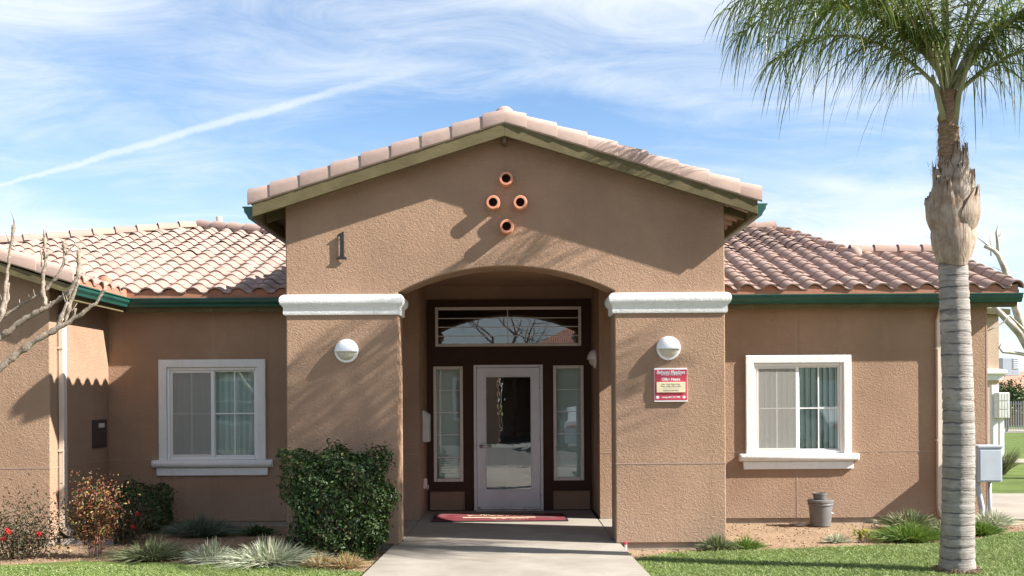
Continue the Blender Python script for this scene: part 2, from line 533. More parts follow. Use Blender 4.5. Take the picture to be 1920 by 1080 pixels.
def make_special():
    # barge board: weathered olive paint on wood
    t = NT('olive_wood'); p = t.pos()
    g = t.noise(t.mapping(p, (3, 3, 26), (0, R(0), 0)), 2.0, 5, 0.65, 0.6)
    n = t.noise(p, 3.5, 5, 0.65)
    base = t.mix(t.ramp(n, 0.3, 0.72), (0.090, 0.073, 0.035), (0.152, 0.124, 0.062))
    base = t.mix(t.ramp(t.noise(p, 26, 5, 0.7), 0.60, 0.72, 0, 0.75), base, (0.115, 0.095, 0.052))
    base = t.mix(t.ramp(t.noise(p, 13, 2, 0.5), 0.72, 0.76, 0, 0.8), base, (0.36, 0.20, 0.11))
    t.bsdf(base, 0.8, t.bump(g, 0.5, 0.006), spec=0.25); M['olive'] = t.m
    t = NT('soffit'); p = t.pos()
    t.bsdf(t.mix(t.noise(p, 4, 4), (0.10, 0.075, 0.045), (0.17, 0.13, 0.085)), 0.9, spec=0.2); M['soffit'] = t.m
    # concrete roof tile, each piece its own tone
    for nm, key, c0, c1, c2 in (('roof_tile', 'tile', (0.285, 0.194, 0.160), (0.335, 0.236, 0.195), (0.46, 0.28, 0.21)),
                                ('rake_tile', 'rake', (0.345, 0.246, 0.208), (0.405, 0.298, 0.252), (0.40, 0.275, 0.228))):
        t = NT(nm); p = t.pos()
        oi = t.node('ShaderNodeObjectInfo'); gi = t.node('ShaderNodeNewGeometry')
        rnd = t.math('FRACT', t.math('ADD', oi.outputs['Random'], gi.outputs['Random Per Island']), 0.0)
        base = t.colors(rnd, [(0.0, c0), (0.5, c1), (0.93, tuple(x * 1.07 for x in c1)), (0.965, c2), (1.0, c2)])
        n = t.noise(p, 11, 6, 0.68)
        base = t.mix(t.ramp(n, 0.35, 0.75, 0, 0.55), base, tuple(x * 0.72 for x in c1))
        base = t.mix(t.ramp(t.noise(p, 38, 4, 0.7), 0.60, 0.8, 0, 0.45), base, tuple(min(1, x * 1.35) for x in c1))
        sc = t.noise(t.mapping(p, (3, 40, 40), (0, R(20), 0)), 1.2, 4, 0.6)
        base = t.mix(t.ramp(sc, 0.66, 0.72, 0, 0.5), base, tuple(x * 0.5 for x in c1))
        t.bsdf(base, 0.88, t.bump(t.noise(p, 90, 4, 0.65), 0.6, 0.004), spec=0.25); M[key] = t.m
    # concrete paving
    t = NT('concrete'); p = t.pos()
    n = t.noise(p, 1.3, 6, 0.62); n2 = t.noise(t.mapping(p, (0.8, 5, 1)), 3.0, 5, 0.6)
    base = t.mix(t.ramp(n, 0.35, 0.65), (0.240, 0.210, 0.172), (0.330, 0.300, 0.255))
    base = t.mix(t.ramp(t.noise(p, 3.1, 6, 0.7, 0.6), 0.54, 0.70, 0, 0.35), base, (0.20, 0.172, 0.138))
    base = t.mix(t.ramp(n2, 0.5, 0.75, 0, 0.45), base, (0.27, 0.228, 0.174))
    base = t.mix(t.ramp(t.noise(p, 60, 3, 0.7), 0.62, 0.8, 0, 0.5), base, (0.18, 0.16, 0.135))
    base = t.mix(t.ramp(t.noise(p, 7, 3, 0.5), 0.70, 0.76, 0, 0.35), base, (0.15, 0.13, 0.11))
    t.bsdf(base, 0.9, t.bump(t.math('ADD', t.noise(p, 140, 3, 0.7), t.noise(t.mapping(p, (4, 150, 1)), 1.0, 2)), 0.35, 0.003), spec=0.25)
    M['concrete'] = t.m
    t = NT('asphalt'); p = t.pos()
    base = t.mix(t.noise(p, 0.5, 5, 0.6), (0.10, 0.095, 0.085), (0.15, 0.142, 0.128))
    t.bsdf(t.mix(t.ramp(t.noise(p, 120, 3, 0.7), 0.5, 0.8, 0, 0.6), base, (0.09, 0.09, 0.09)), 0.95, spec=0.2); M['asphalt'] = t.m
    # bed soil
    t = NT('soil'); p = t.pos()
    n = t.noise(p, 2.2, 6, 0.65); n2 = t.noise(p, 24, 6, 0.72)
    base = t.mix(t.ramp(n, 0.3, 0.7), (0.27, 0.182, 0.114), (0.385, 0.268, 0.178))
    base = t.mix(t.ramp(n2, 0.52, 0.74, 0, 0.7), base, (0.15, 0.095, 0.058))
    base = t.mix(t.ramp(t.noise(p, 75, 2, 0.5), 0.66, 0.74, 0, 0.8), base, (0.44, 0.34, 0.25))
    h = t.math('ADD', t.math('MULTIPLY', n2, 1.0), t.math('MULTIPLY', t.noise(p, 90, 4, 0.7), 0.5))
    t.bsdf(base, 0.97, t.bump(h, 0.9, 0.03), spec=0.15); M['soil'] = t.m
    # turf under the blades
    t = NT('turf'); p = t.pos()
    base = t.mix(t.ramp(t.noise(p, 1.6, 5, 0.6), 0.3, 0.7), (0.075, 0.115, 0.025), (0.13, 0.18, 0.042))
    base = t.mix(t.ramp(t.noise(p, 55, 3, 0.7), 0.5, 0.8, 0, 0.6), base, (0.15, 0.14, 0.055))
    t.bsdf(base, 0.95, t.bump(t.noise(p, 80, 3), 0.8, 0.02), spec=0.2); M['turf'] = t.m


make_special()


def foliage(name, stops, rough=0.55, trans=0.25, patch=None, spec=0.4):
    """leaf material: colour picked per leaf"""
    t = NT(name)
    gi = t.node('ShaderNodeNewGeometry')
    c = t.colors(gi.outputs['Random Per Island'], stops)
    if patch:
        c = t.mix(t.ramp(t.noise(gi.outputs['Position'], patch[0], 3, 0.6), 0.42, 0.62, 0, 0.8), c, patch[1])
    pr = t.bsdf(c, rough, spec=spec)
    tr = t.node('ShaderNodeBsdfTranslucent'); t.L.new(c, tr.inputs[0])
    mx = t.node('ShaderNodeMixShader'); mx.inputs[0].default_value = trans
    t.L.new(pr.outputs[0], mx.inputs[1]); t.L.new(tr.outputs[0], mx.inputs[2])
    t.L.new(mx.outputs[0], t.out.inputs['Surface'])
    M[name] = t.m
    return t.m


foliage('lawn_blade', [(0, (0.080, 0.145, 0.024)), (0.4, (0.155, 0.240, 0.046)), (0.75, (0.235, 0.315, 0.080)), (0.92, (0.37, 0.37, 0.19)), (1, (0.50, 0.47, 0.30))],
        patch=(1.3, (0.215, 0.265, 0.085)))
foliage('hedge_leaf', [(0, (0.018, 0.040, 0.011)), (0.5, (0.036, 0.072, 0.017)), (0.85, (0.070, 0.118, 0.028)), (0.97, (0.13, 0.17, 0.045)), (1, (0.22, 0.13, 0.06))], 0.48, 0.15, spec=0.35)
foliage('dark_hedge_leaf', [(0, (0.02, 0.05, 0.012)), (0.6, (0.042, 0.085, 0.02)), (1, (0.09, 0.15, 0.03))], 0.5, 0.2)
foliage('nandina_leaf', [(0, (0.17, 0.040, 0.028)), (0.35, (0.25, 0.075, 0.042)), (0.55, (0.10, 0.085, 0.032)), (0.70, (0.24, 0.14, 0.05)),
                         (0.82, (0.06, 0.085, 0.03)), (0.93, (0.42, 0.32, 0.08)), (1, (0.34, 0.08, 0.035))], 0.5, 0.25)
foliage('rose_leaf', [(0, (0.05, 0.055, 0.025)), (0.4, (0.095, 0.055, 0.035)), (0.7, (0.055, 0.085, 0.03)), (1, (0.17, 0.10, 0.06))], 0.5, 0.2)
foliage('petal_red', [(0, (0.50, 0.012, 0.018)), (1, (0.68, 0.03, 0.03))], 0.5, 0.2)
foliage('pale_grass', [(0, (0.16, 0.20, 0.10)), (0.35, (0.34, 0.38, 0.24)), (0.7, (0.52, 0.54, 0.40)), (1, (0.64, 0.60, 0.46))], 0.55, 0.25)
foliage('blue_grass', [(0, (0.055, 0.09, 0.065)), (0.5, (0.11, 0.155, 0.105)), (0.85, (0.19, 0.235, 0.155)), (1, (0.30, 0.28, 0.17))], 0.55, 0.25)
foliage('olive_grass', [(0, (0.07, 0.095, 0.04)), (0.5, (0.14, 0.17, 0.07)), (0.85, (0.23, 0.25, 0.13)), (1, (0.36, 0.30, 0.17))], 0.55, 0.25)
foliage('green_grass', [(0, (0.045, 0.10, 0.012)), (0.5, (0.10, 0.185, 0.022)), (0.9, (0.18, 0.26, 0.04)), (1, (0.32, 0.30, 0.12))], 0.5, 0.3)
foliage('dry_leaf', [(0, (0.40, 0.24, 0.11)), (0.35, (0.52, 0.38, 0.20)), (0.6, (0.30, 0.28, 0.07)), (0.8, (0.55, 0.48, 0.33)), (1, (0.34, 0.10, 0.05))], 0.6, 0.25)
foliage('yellow_leaf', [(0, (0.13, 0.18, 0.03)), (0.6, (0.30, 0.32, 0.05)), (1, (0.45, 0.40, 0.08))], 0.5, 0.3)
foliage('palm_leaf', [(0, (0.060, 0.105, 0.016)), (0.5, (0.105, 0.160, 0.026)), (0.85, (0.185, 0.225, 0.042)), (1, (0.30, 0.27, 0.09))], 0.36, 0.46, spec=0.5)


def bark_mats():
    t = NT('palm_bark'); p = t.obj()
    sz = t.node('ShaderNodeSeparateXYZ'); t.L.new(p, sz.inputs[0])
    rag = t.noise(t.mapping(p, (6, 6, 2)), 2, 5, 0.65)
    zz = t.math('ADD', sz.outputs['Z'], t.math('MULTIPLY', rag, 0.10))
    n1 = t.noise(t.mapping(p, (1.2, 1.2, 15)), 1.0, 3, 0.6)
    base = t.mix(t.ramp(t.noise(p, 5, 5, 0.65), 0.3, 0.7), (0.23, 0.205, 0.185), (0.40, 0.365, 0.325))
    band = t.noise(t.mapping(t.node('ShaderNodeCombineXYZ').outputs[0], (1, 1, 1)), 1, 1)
    cz = t.node('ShaderNodeCombineXYZ'); t.L.new(zz, cz.inputs[2])
    wz = t.math('ADD', sz.outputs['Z'], t.math('MULTIPLY', t.noise(t.mapping(p, (3, 3, 3)), 2, 4, 0.6), 0.05))
    rings = t.math('FRACT', t.math('DIVIDE', wz, 0.105), 0.0)
    scar = t.math('MULTIPLY', t.ramp(rings, 0.80, 0.95), t.ramp(t.noise(t.mapping(p, (2.5, 2.5, 5)), 2, 4, 0.65), 0.38, 0.55))
    bands = t.noise(t.mapping(cz.outputs[0], (1, 1, 11)), 1.0, 2, 0.6)
    base = t.mix(t.ramp(bands, 0.57, 0.66, 0, 0.8), base, (0.105, 0.09, 0.08))
    base = t.mix(t.math('MULTIPLY', scar, 0.85), base, (0.075, 0.064, 0.056))
    fi = t.noise(t.mapping(p, (2, 2, 60)), 1.0, 4, 0.7, 0.5)
    base = t.mix(t.ramp(fi, 0.56, 0.72, 0, 0.55), base, (0.17, 0.145, 0.125))
    base = t.mix(t.ramp(t.noise(p, 9, 5, 0.7), 0.64, 0.74, 0, 0.8), base, (0.075, 0.062, 0.055))
    t.bsdf(base, 0.93, t.bump(t.math('SUBTRACT', t.math('ADD', fi, t.math('MULTIPLY', bands, 0.6)), t.math('MULTIPLY', scar, 0.8)), 0.9, 0.02), spec=0.2); M['palm_bark'] = t.m
    t = NT('palm_boot'); p = t.pos(); oi = t.node('ShaderNodeObjectInfo')
    f = t.noise(t.mapping(p, (34, 34, 2.6)), 1.0, 5, 0.65, 0.3)
    base = t.mix(t.ramp(f, 0.3, 0.7), (0.25, 0.195, 0.145), (0.54, 0.47, 0.39))
    base = t.mix(t.ramp(t.noise(p, 7, 5, 0.7), 0.46, 0.66, 0, 0.8), base, (0.21, 0.125, 0.075))
    base = t.mix(t.ramp(oi.outputs['Random'], 0, 1, 0, 0.55), base, (0.24, 0.17, 0.12))
    t.bsdf(base, 0.9, t.bump(f, 1.0, 0.02), spec=0.2); M['palm_boot'] = t.m
    t = NT('palm_fibre'); p = t.pos()
    f = t.noise(t.mapping(p, (10, 10, 40)), 1.4, 5, 0.7, 1.0)
    t.bsdf(t.mix(t.ramp(f, 0.3, 0.7), (0.15, 0.092, 0.058), (0.38, 0.265, 0.17)), 0.95, t.bump(f, 0.9, 0.02), spec=0.1); M['palm_fibre'] = t.m
    t = NT('petiole'); p = t.pos()
    t.bsdf(t.mix(t.noise(p, 6, 4), (0.16, 0.18, 0.075), (0.33, 0.32, 0.19)), 0.5, spec=0.4); M['petiole'] = t.m
    t = NT('grey_bark'); p = t.pos()
    f = t.noise(p, 16, 6, 0.7, 0.6)
    base = t.mix(t.ramp(f, 0.32, 0.68), (0.17, 0.13, 0.095), (0.42, 0.35, 0.28))
    base = t.mix(t.ramp(t.noise(p, 40, 4, 0.7), 0.60, 0.72, 0, 0.8), base, (0.09, 0.065, 0.05))
    t.bsdf(base, 0.9, t.bump(t.noise(p, 45, 5, 0.7), 0.9, 0.02), spec=0.2); M['grey_bark'] = t.m
    t = NT('pale_bark'); p = t.pos()
    f = t.noise(p, 5, 5, 0.65)
    t.bsdf(t.mix(t.ramp(f, 0.35, 0.65), (0.32, 0.27, 0.21), (0.62, 0.57, 0.49)), 0.85, spec=0.2); M['pale_bark'] = t.m
    t = NT('twig'); t.bsdf(t.mix(t.noise(t.pos(), 20, 3), (0.10, 0.06, 0.045), (0.24, 0.17, 0.13)), 0.85); M['twig'] = t.m


bark_mats()


def glass_mat(name, tint, refl, wave=0.0, wscale=2.0):
    t = NT(name)
    lw = t.node('ShaderNodeFresnel'); lw.inputs['IOR'].default_value = 1.5
    fac = t.math('ADD', t.math('MULTIPLY', lw.outputs[0], 1.6), refl)
    tr = t.node('ShaderNodeBsdfTransparent'); tr.inputs[0].default_value = (*tint, 1)
    gl = t.node('ShaderNodeBsdfGlossy'); gl.inputs['Roughness'].default_value = 0.0
    gl.inputs[0].default_value = (0.95, 0.97, 1.0, 1)
    if wave:
        nb = t.bump(t.noise(t.pos(), wscale, 2, 0.5), 1.0, wave)
        t.L.new(nb, gl.inputs['Normal'])
    mx = t.node('ShaderNodeMixShader')
    n = t.node('ShaderNodeClamp'); t.L.new(fac, n.inputs[0])
    t.L.new(n.outputs[0], mx.inputs[0]); t.L.new(tr.outputs[0], mx.inputs[1]); t.L.new(gl.outputs[0], mx.inputs[2])
    t.L.new(mx.outputs[0], t.out.inputs['Surface'])
    M[name] = t.m


glass_mat('window_glass', (0.90, 0.95, 0.93), 0.01, 0.0004, 3.0)
glass_mat('transom_glass', (0.62, 0.64, 0.64), 0.045)
glass_mat('door_glass', (0.80, 0.83, 0.83), 0.10, 0.0004, 6.0)


def screen_mat():
    t = NT('insect_screen')
    tr = t.node('ShaderNodeBsdfTransparent')
    df = t.node('ShaderNodeBsdfDiffuse'); df.inputs[0].default_value = (0.46, 0.45, 0.42, 1)
    mx = t.node('ShaderNodeMixShader'); mx.inputs[0].default_value = 0.36
    t.L.new(tr.outputs[0], mx.inputs[1]); t.L.new(df.outputs[0], mx.inputs[2])
    t.L.new(mx.outputs[0], t.out.inputs['Surface']); M['screen'] = t.m


screen_mat()


def mat_rug():
    t = NT('mat_red'); p = t.pos()
    base = t.mix(t.ramp(t.noise(p, 4, 4, 0.6), 0.3, 0.7), (0.13, 0.026, 0.034), (0.19, 0.045, 0.052))
    base = t.mix(t.ramp(t.noise(p, 2.2, 4, 0.6), 0.48, 0.70, 0, 0.8), base, (0.19, 0.13, 0.125))
    t.bsdf(base, 0.95, t.bump(t.noise(p, 220, 2), 0.8, 0.004), spec=0.1); M['mat_red'] = t.m


mat_rug()

# ================================================================ GROUND
Z_SOIL, Z_LAWN = -0.075, -0.062


def sheet(name, pts, z, mat, kind='structure'):
    me = bpy.data.meshes.new(name)
    me.from_pydata([(p[0], p[1], z) for p in pts], [], [tuple(range(len(pts)))])
    me.update(); fix_up(me)
    me.materials.append(mat)
    o = link(name, me); o['kind'] = kind
    return o


def fix_up(me):
    for p in me.polygons:
        if p.normal.z < 0: p.flip()


sheet('ground', [(-600, -600), (600, -600), (600, 900), (-600, 900)], -0.10, M['turf'])
# planting beds of bare soil, gently uneven
def soil_sheet(name, x0, x1, y0, y1, z, nx, ny, amp):
    xs = np.linspace(x0, x1, nx); ys = np.linspace(y0, y1, ny)
    X, Y = np.meshgrid(xs, ys)
    Zs = z + amp * (np.sin(X * 5.1 + Y * 3) * .4 + np.sin(X * 11.3 - Y * 7) * .3 + RNG.normal(size=X.shape) * .35)
    V = np.stack([X, Y, Zs], -1).reshape(-1, 3)
    i = np.arange((ny - 1) * nx).reshape(ny - 1, nx)[:, :-1].ravel()
    Q = np.stack([i, i + 1, i + nx + 1, i + nx], 1)
    o = np_mesh(name, V, Q, None, M['soil'], smooth=True)
    o['kind'] = 'structure'
    return o


soil_sheet('planting_bed', -9.5, -1.05, -1.9, 2.5, Z_SOIL, 150, 80, 0.006)
soil_sheet('planting_bed', 1.1, 7.4, -1.5, 2.5, Z_SOIL, 130, 80, 0.006)

# concrete walk up to the door: slabs with tooled joints
walk = bpy.data.objects.new('walkway', None); col.objects.link(walk); walk['kind'] = 'structure'
wl = lambda y: -1.30 - 0.065 * max(0, -y) / 2
wr = lambda y: 1.17 + 0.055 * max(0, -y) / 2


def slab(x0a, x1a, x0b, x1b, ya, yb, top=0.0, th=0.14):
    mb = MB()
    c = 0.008
    lo = [(x0a, ya), (x1a, ya), (x1b, yb), (x0b, yb)]
    hi = [(x0a + c, ya + c), (x1a - c, ya + c), (x1b - c, yb - c), (x0b + c, yb - c)]
    mb.rings([[(x, y, top - th) for x, y in lo], [(x, y, top - c) for x, y in lo], [(x, y, top) for x, y in hi]])
    return mb.build('slab', M['concrete'], walk)


slab(wl(-4.4), wr(-4.4), wl(-1.9), wr(-1.9), -4.4, -1.902)
slab(wl(-1.9), wr(-1.9), wl(0), wr(0), -1.898, 0.268)
slab(-1.232, 1.118, -1.232, 1.118, 0.272, 3.49)
slab(-2.006, -1.236, -2.006, -1.236, 0.452, 2.358)
slab(1.122, 1.876, 1.122, 1.876, 0.452, 2.358)
slab(-14, 16, -14, 16, -6.2, -4.404)
sheet('parking_lot', [(-60, -60), (60, -60), (60, -6.5), (-60, -6.5)], -0.096, M['asphalt'])
kerb = MB().cbox(-60, 60, -6.5, -6.2, -0.12, 0.02, 0.02).build('kerb', M['concrete']); kerb['kind'] = 'structure'

# ================================================================ OFFICE BUILDING
bld = thing('office_building', 'single storey tan stucco office with arched porch and pink tiled roofs', 'building')

XL0, XL1, XR1, XR0 = -2.458, -1.238, 1.124, 2.327    # pier edges on the front plane
YW, YD, PD = 2.36, 3.50, 0.45                        # wing wall, door wall, pier depth
XC = -0.063
RZ, RP, HALF = 4.54, 0.315, 2.70                     # porch ridge height (barge top), pitch, half span
ZE, PT, YE = 2.95, 0.32, 2.09                        # wing roof: eave height, pitch, eave line


def wall_grid(name, x0, x1, z0, z1, holes, y, th, mat, parent, reveal=True):
    """wall in an XZ plane facing -Y at y, thickness th towards +Y, with rectangular holes (x0,x1,z0,z1)"""
    xs = sorted({x0, x1, *[h[0] for h in holes], *[h[1] for h in holes]})
    zs = sorted({z0, z1, *[h[2] for h in holes], *[h[3] for h in holes]})
    mb = MB()
    vid = {}

    def V(x, yy, z):
        k = (x, yy, z)
        if k not in vid: vid[k] = len(mb.v); mb.v.append(k)
        return vid[k]
    inh = lambda x, z: any(h[0] < x < h[1] and h[2] < z < h[3] for h in holes)
    for a, b in zip(xs, xs[1:]):
        for c, d in zip(zs, zs[1:]):
            if inh((a + b) / 2, (c + d) / 2): continue
            mb.f.append((V(a, y, c), V(b, y, c), V(b, y, d), V(a, y, d)))
            mb.f.append((V(a, y + th, c), V(a, y + th, d), V(b, y + th, d), V(b, y + th, c)))
    # side faces along every open edge
    cnt = {}
    for f in mb.f:
        for i in range(4):
            e = tuple(sorted((f[i], f[(i + 1) % 4]))); cnt[e] = cnt.get(e, 0) + 1
    for (i, j), n in list(cnt.items()):
        a, b = mb.v[i], mb.v[j]
        if n == 1 and a[1] == y and b[1] == y:
            mb.f.append((i, j, V(b[0], y + th, b[2]), V(a[0], y + th, a[2])))
    return mb.build(name, mat, parent)


def arch_pts(x0, x1, zs, rise, n=24):
    """segmental arch from (x1,zs) over to (x0,zs)"""
    w = (x1 - x0) / 2; r = (w * w + rise * rise) / (2 * rise); cx, cz = (x0 + x1) / 2, zs + rise - r
    a0 = math.asin(w / r)
    return [(cx + r * math.sin(a0 - 2 * a0 * i / n), cz + r * math.cos(a0 - 2 * a0 * i / n)) for i in range(n + 1)]


# ---- porch front: one continuous wall with the arched opening
roof_under = lambda x: RZ - 0.045 - RP * abs(x - XC)
ap = arch_pts(XL1, XR1, 2.755, 0.275)
front = [(XL0, 0.0), (XL0, roof_under(XL0)), (XC, roof_under(XC)), (XR0, roof_under(XR0)), (XR0, 0.0), (XR1, 0.0)] + ap + [(XL1, 0.0)]
MB().prism(front, 'y', 0.0, PD).build('porch_wall', M['stucco'], bld, bevel=0.012)
# side walls of the porch with their own arched openings
for xa, xb in ((XL0, XL0 + PD), (XR0 - PD, XR0)):
    zt = min(roof_under(xa), roof_under(xb)) - 0.002
    sp = arch_pts(1.20, YW - 0.002, 2.40, 0.20, 14)
    poly = [(PD + 0.001, 0.0), (PD + 0.001, zt), (YW - 0.002, zt)] + sp[0:] + [(1.20, 0.0)]
    MB().prism(poly, 'x', xa, xb).build('porch_side_wall', M['stucco'], bld)
    MB().box(xa, xb, YW, 6.0, 3.05, zt).build('porch_side_wall', M['stucco'], bld)
MB().box(XL0 + PD, XR0 - PD, PD + 0.002, 3.75, 3.20, 3.25).build('porch_ceiling', M['stucco'], bld)
# weep screed shadow line: foundation set back under the stucco
fd = 0.025
for b_ in ((XL0 + fd, XL1 - fd, fd, PD - fd), (XL0 + fd, XL0 + PD - fd, PD - fd + 0.001, 1.2 - fd), (XR1 + fd, XR0 - fd, fd, PD - fd), (XR0 - PD + fd, XR0 - fd, PD - fd + 0.001, 1.2 - fd)):
    MB().box(*b_, -0.3, 0.002).build('foundation', M['foundation'], bld)

# ---- wing walls
def win_rect(x0, x1, y0, y1, D):
    a, b = U(x0, (y0 + y1) / 2, D), U(x1, (y0 + y1) / 2, D)
    c, d = U((x0 + x1) / 2, y0, D), U((x0 + x1) / 2, y1, D)
    return [a.x, b.x, d.z, c.z]


DW, DD = CAM_D + YW, CAM_D + YD
hole_l = win_rect(314, 484, 689, 862, DW)
hole_r = win_rect(1412, 1580, 681, 850, DW)
XA0, XA1 = -1.222, 1.150            # alcove
XLW, YLW = -5.30, 0.60              # left projecting block: its right face and its front
XRW = 6.25
wall_grid('wall', XLW + 0.001, XA0, 0.0, 3.0, [tuple(hole_l)], YW, 0.2, M['stucco'], bld)
wall_grid('wall', XA1, XRW, 0.0, 3.0, [tuple(hole_r)], YW, 0.2, M['stucco'], bld)
MB().box(XL0 + PD, XA0, YW + 0.003, YW + 0.2, 3.001, 3.199).build('wall', M['stucco'], bld)
MB().box(XA1, XR0 - PD, YW + 0.003, YW + 0.2, 3.001, 3.199).build('wall', M['stucco'], bld)
# alcove sides
MB().box(XA0 - 0.2, XA0, YW + 0.201, YD + 0.2, 0.0, 3.199).build('alcove_wall', M['stucco'], bld)
MB().box(XA1, XA1 + 0.2, YW + 0.201, YD + 0.2, 0.0, 3.199).build('alcove_wall', M['stucco'], bld)
# right end wall, up into its gable
YLR = 4.47; ZLR = ZE + PT * (YLR - YE)                # low ridge
MB().prism([(YW + 0.201, 0.0), (YW + 0.201, 2.99), (YLR, ZLR - 0.06), (7.0, 2.99), (7.0, 0.0)], 'x', XRW - 0.2, XRW).build('end_wall', M['stucco'], bld)
# left block: front wall under its own gable and the return wall
zr = lambda x: 2.93 + 0.32 * (-4.97 - x)
MB().prism([(-9.6, 0.0), (XLW, 0.0), (XLW, zr(XLW) - 0.05), (-9.6, zr(-9.6) - 0.05)], 'y', YLW, YLW + 0.2).build('wall', M['stucco'], bld, bevel=0.012)
MB().box(XLW - 0.2, XLW, YLW + 0.201, YW + 0.2, 0.0, zr(XLW) - 0.05).build('wall', M['stucco'], bld)
for b_ in ((XLW + 0.02, XL0 - 0.001, YW + fd, YW + 0.2), (XR0 + 0.001, XRW - fd, YW + fd, YW + 0.2), (-9.6, XLW - fd, YLW + fd, YLW + 0.2), (XLW - 0.2, XLW - fd, YLW + 0.201, YW + 0.2), (XRW - 0.2, XRW - fd, YW + 0.201, 7.0)):
    MB().box(*b_, -0.3, -0.001).build('foundation', M['foundation'], bld)

# ---- control joints in the stucco: thin metal reveals
M['joint'] = plain('joint', (0.36, 0.25, 0.20), 0.7, 0.1, 9)


def joint_h(x0, x1, y, z, w=0.010):
    MB().prism([(y - 0.003, z - w / 2), (y - 0.003, z + w / 2), (y + 0.01, z + w / 2), (y + 0.01, z - w / 2)], 'x', x0, x1).build('control_joint', M['joint'], bld)


def joint_v(x, y, z0, z1, w=0.010):
    MB().box(x - w / 2, x + w / 2, y - 0.003, y + 0.01, z0, z1).build('control_joint', M['joint'], bld)


ZJ = 0.867
joint_h(XR1 + 0.002, XR0 - 0.002, 0, ZJ)
joint_h(XL0 + 0.002, XL1 - 0.002, 0, ZJ)
joint_h(XR0, hole_r[0] - 0.11, YW, ZJ)
joint_h(hole_r[1] + 0.11, XRW, YW, ZJ)
joint_h(XA1, XR0 - PD, YW, ZJ)
joint_h(XL0 + PD, XA0, YW, ZJ)
joint_h(XLW, hole_l[0] - 0.11, YW, 0.82)
joint_h(hole_l[1] + 0.11, XL0, YW, 0.82)
joint_h(-9.6, XLW - 0.005, YLW, 0.82)
MB().box(XLW - 0.01, XLW + 0.003, YLW + 0.01, YW, 0.815, 0.825).build('control_joint', M['joint'], bld)
xv = U(1492, 620, DW).x
joint_v(xv, YW, hole_r[3] + 0.11, 2.80); joint_v(U(1494, 920, DW).x, YW, 0.0, hole_r[2] - 0.22)
joint_v(U(400, 620, DW).x, YW, hole_l[3] + 0.11, 2.80)
joint_v(XRW - 0.012, YW, 0.0, 2.80, 0.016)


# ---- windows: sliding sash in a plaster surround
def sub_box(name, par, mat, x0, x1, y0, y1, z0, z1, c=0.004):
    return MB().cbox(min(x0, x1), max(x0, x1), y0, y1, z0, z1, c).build(name, mat, par)


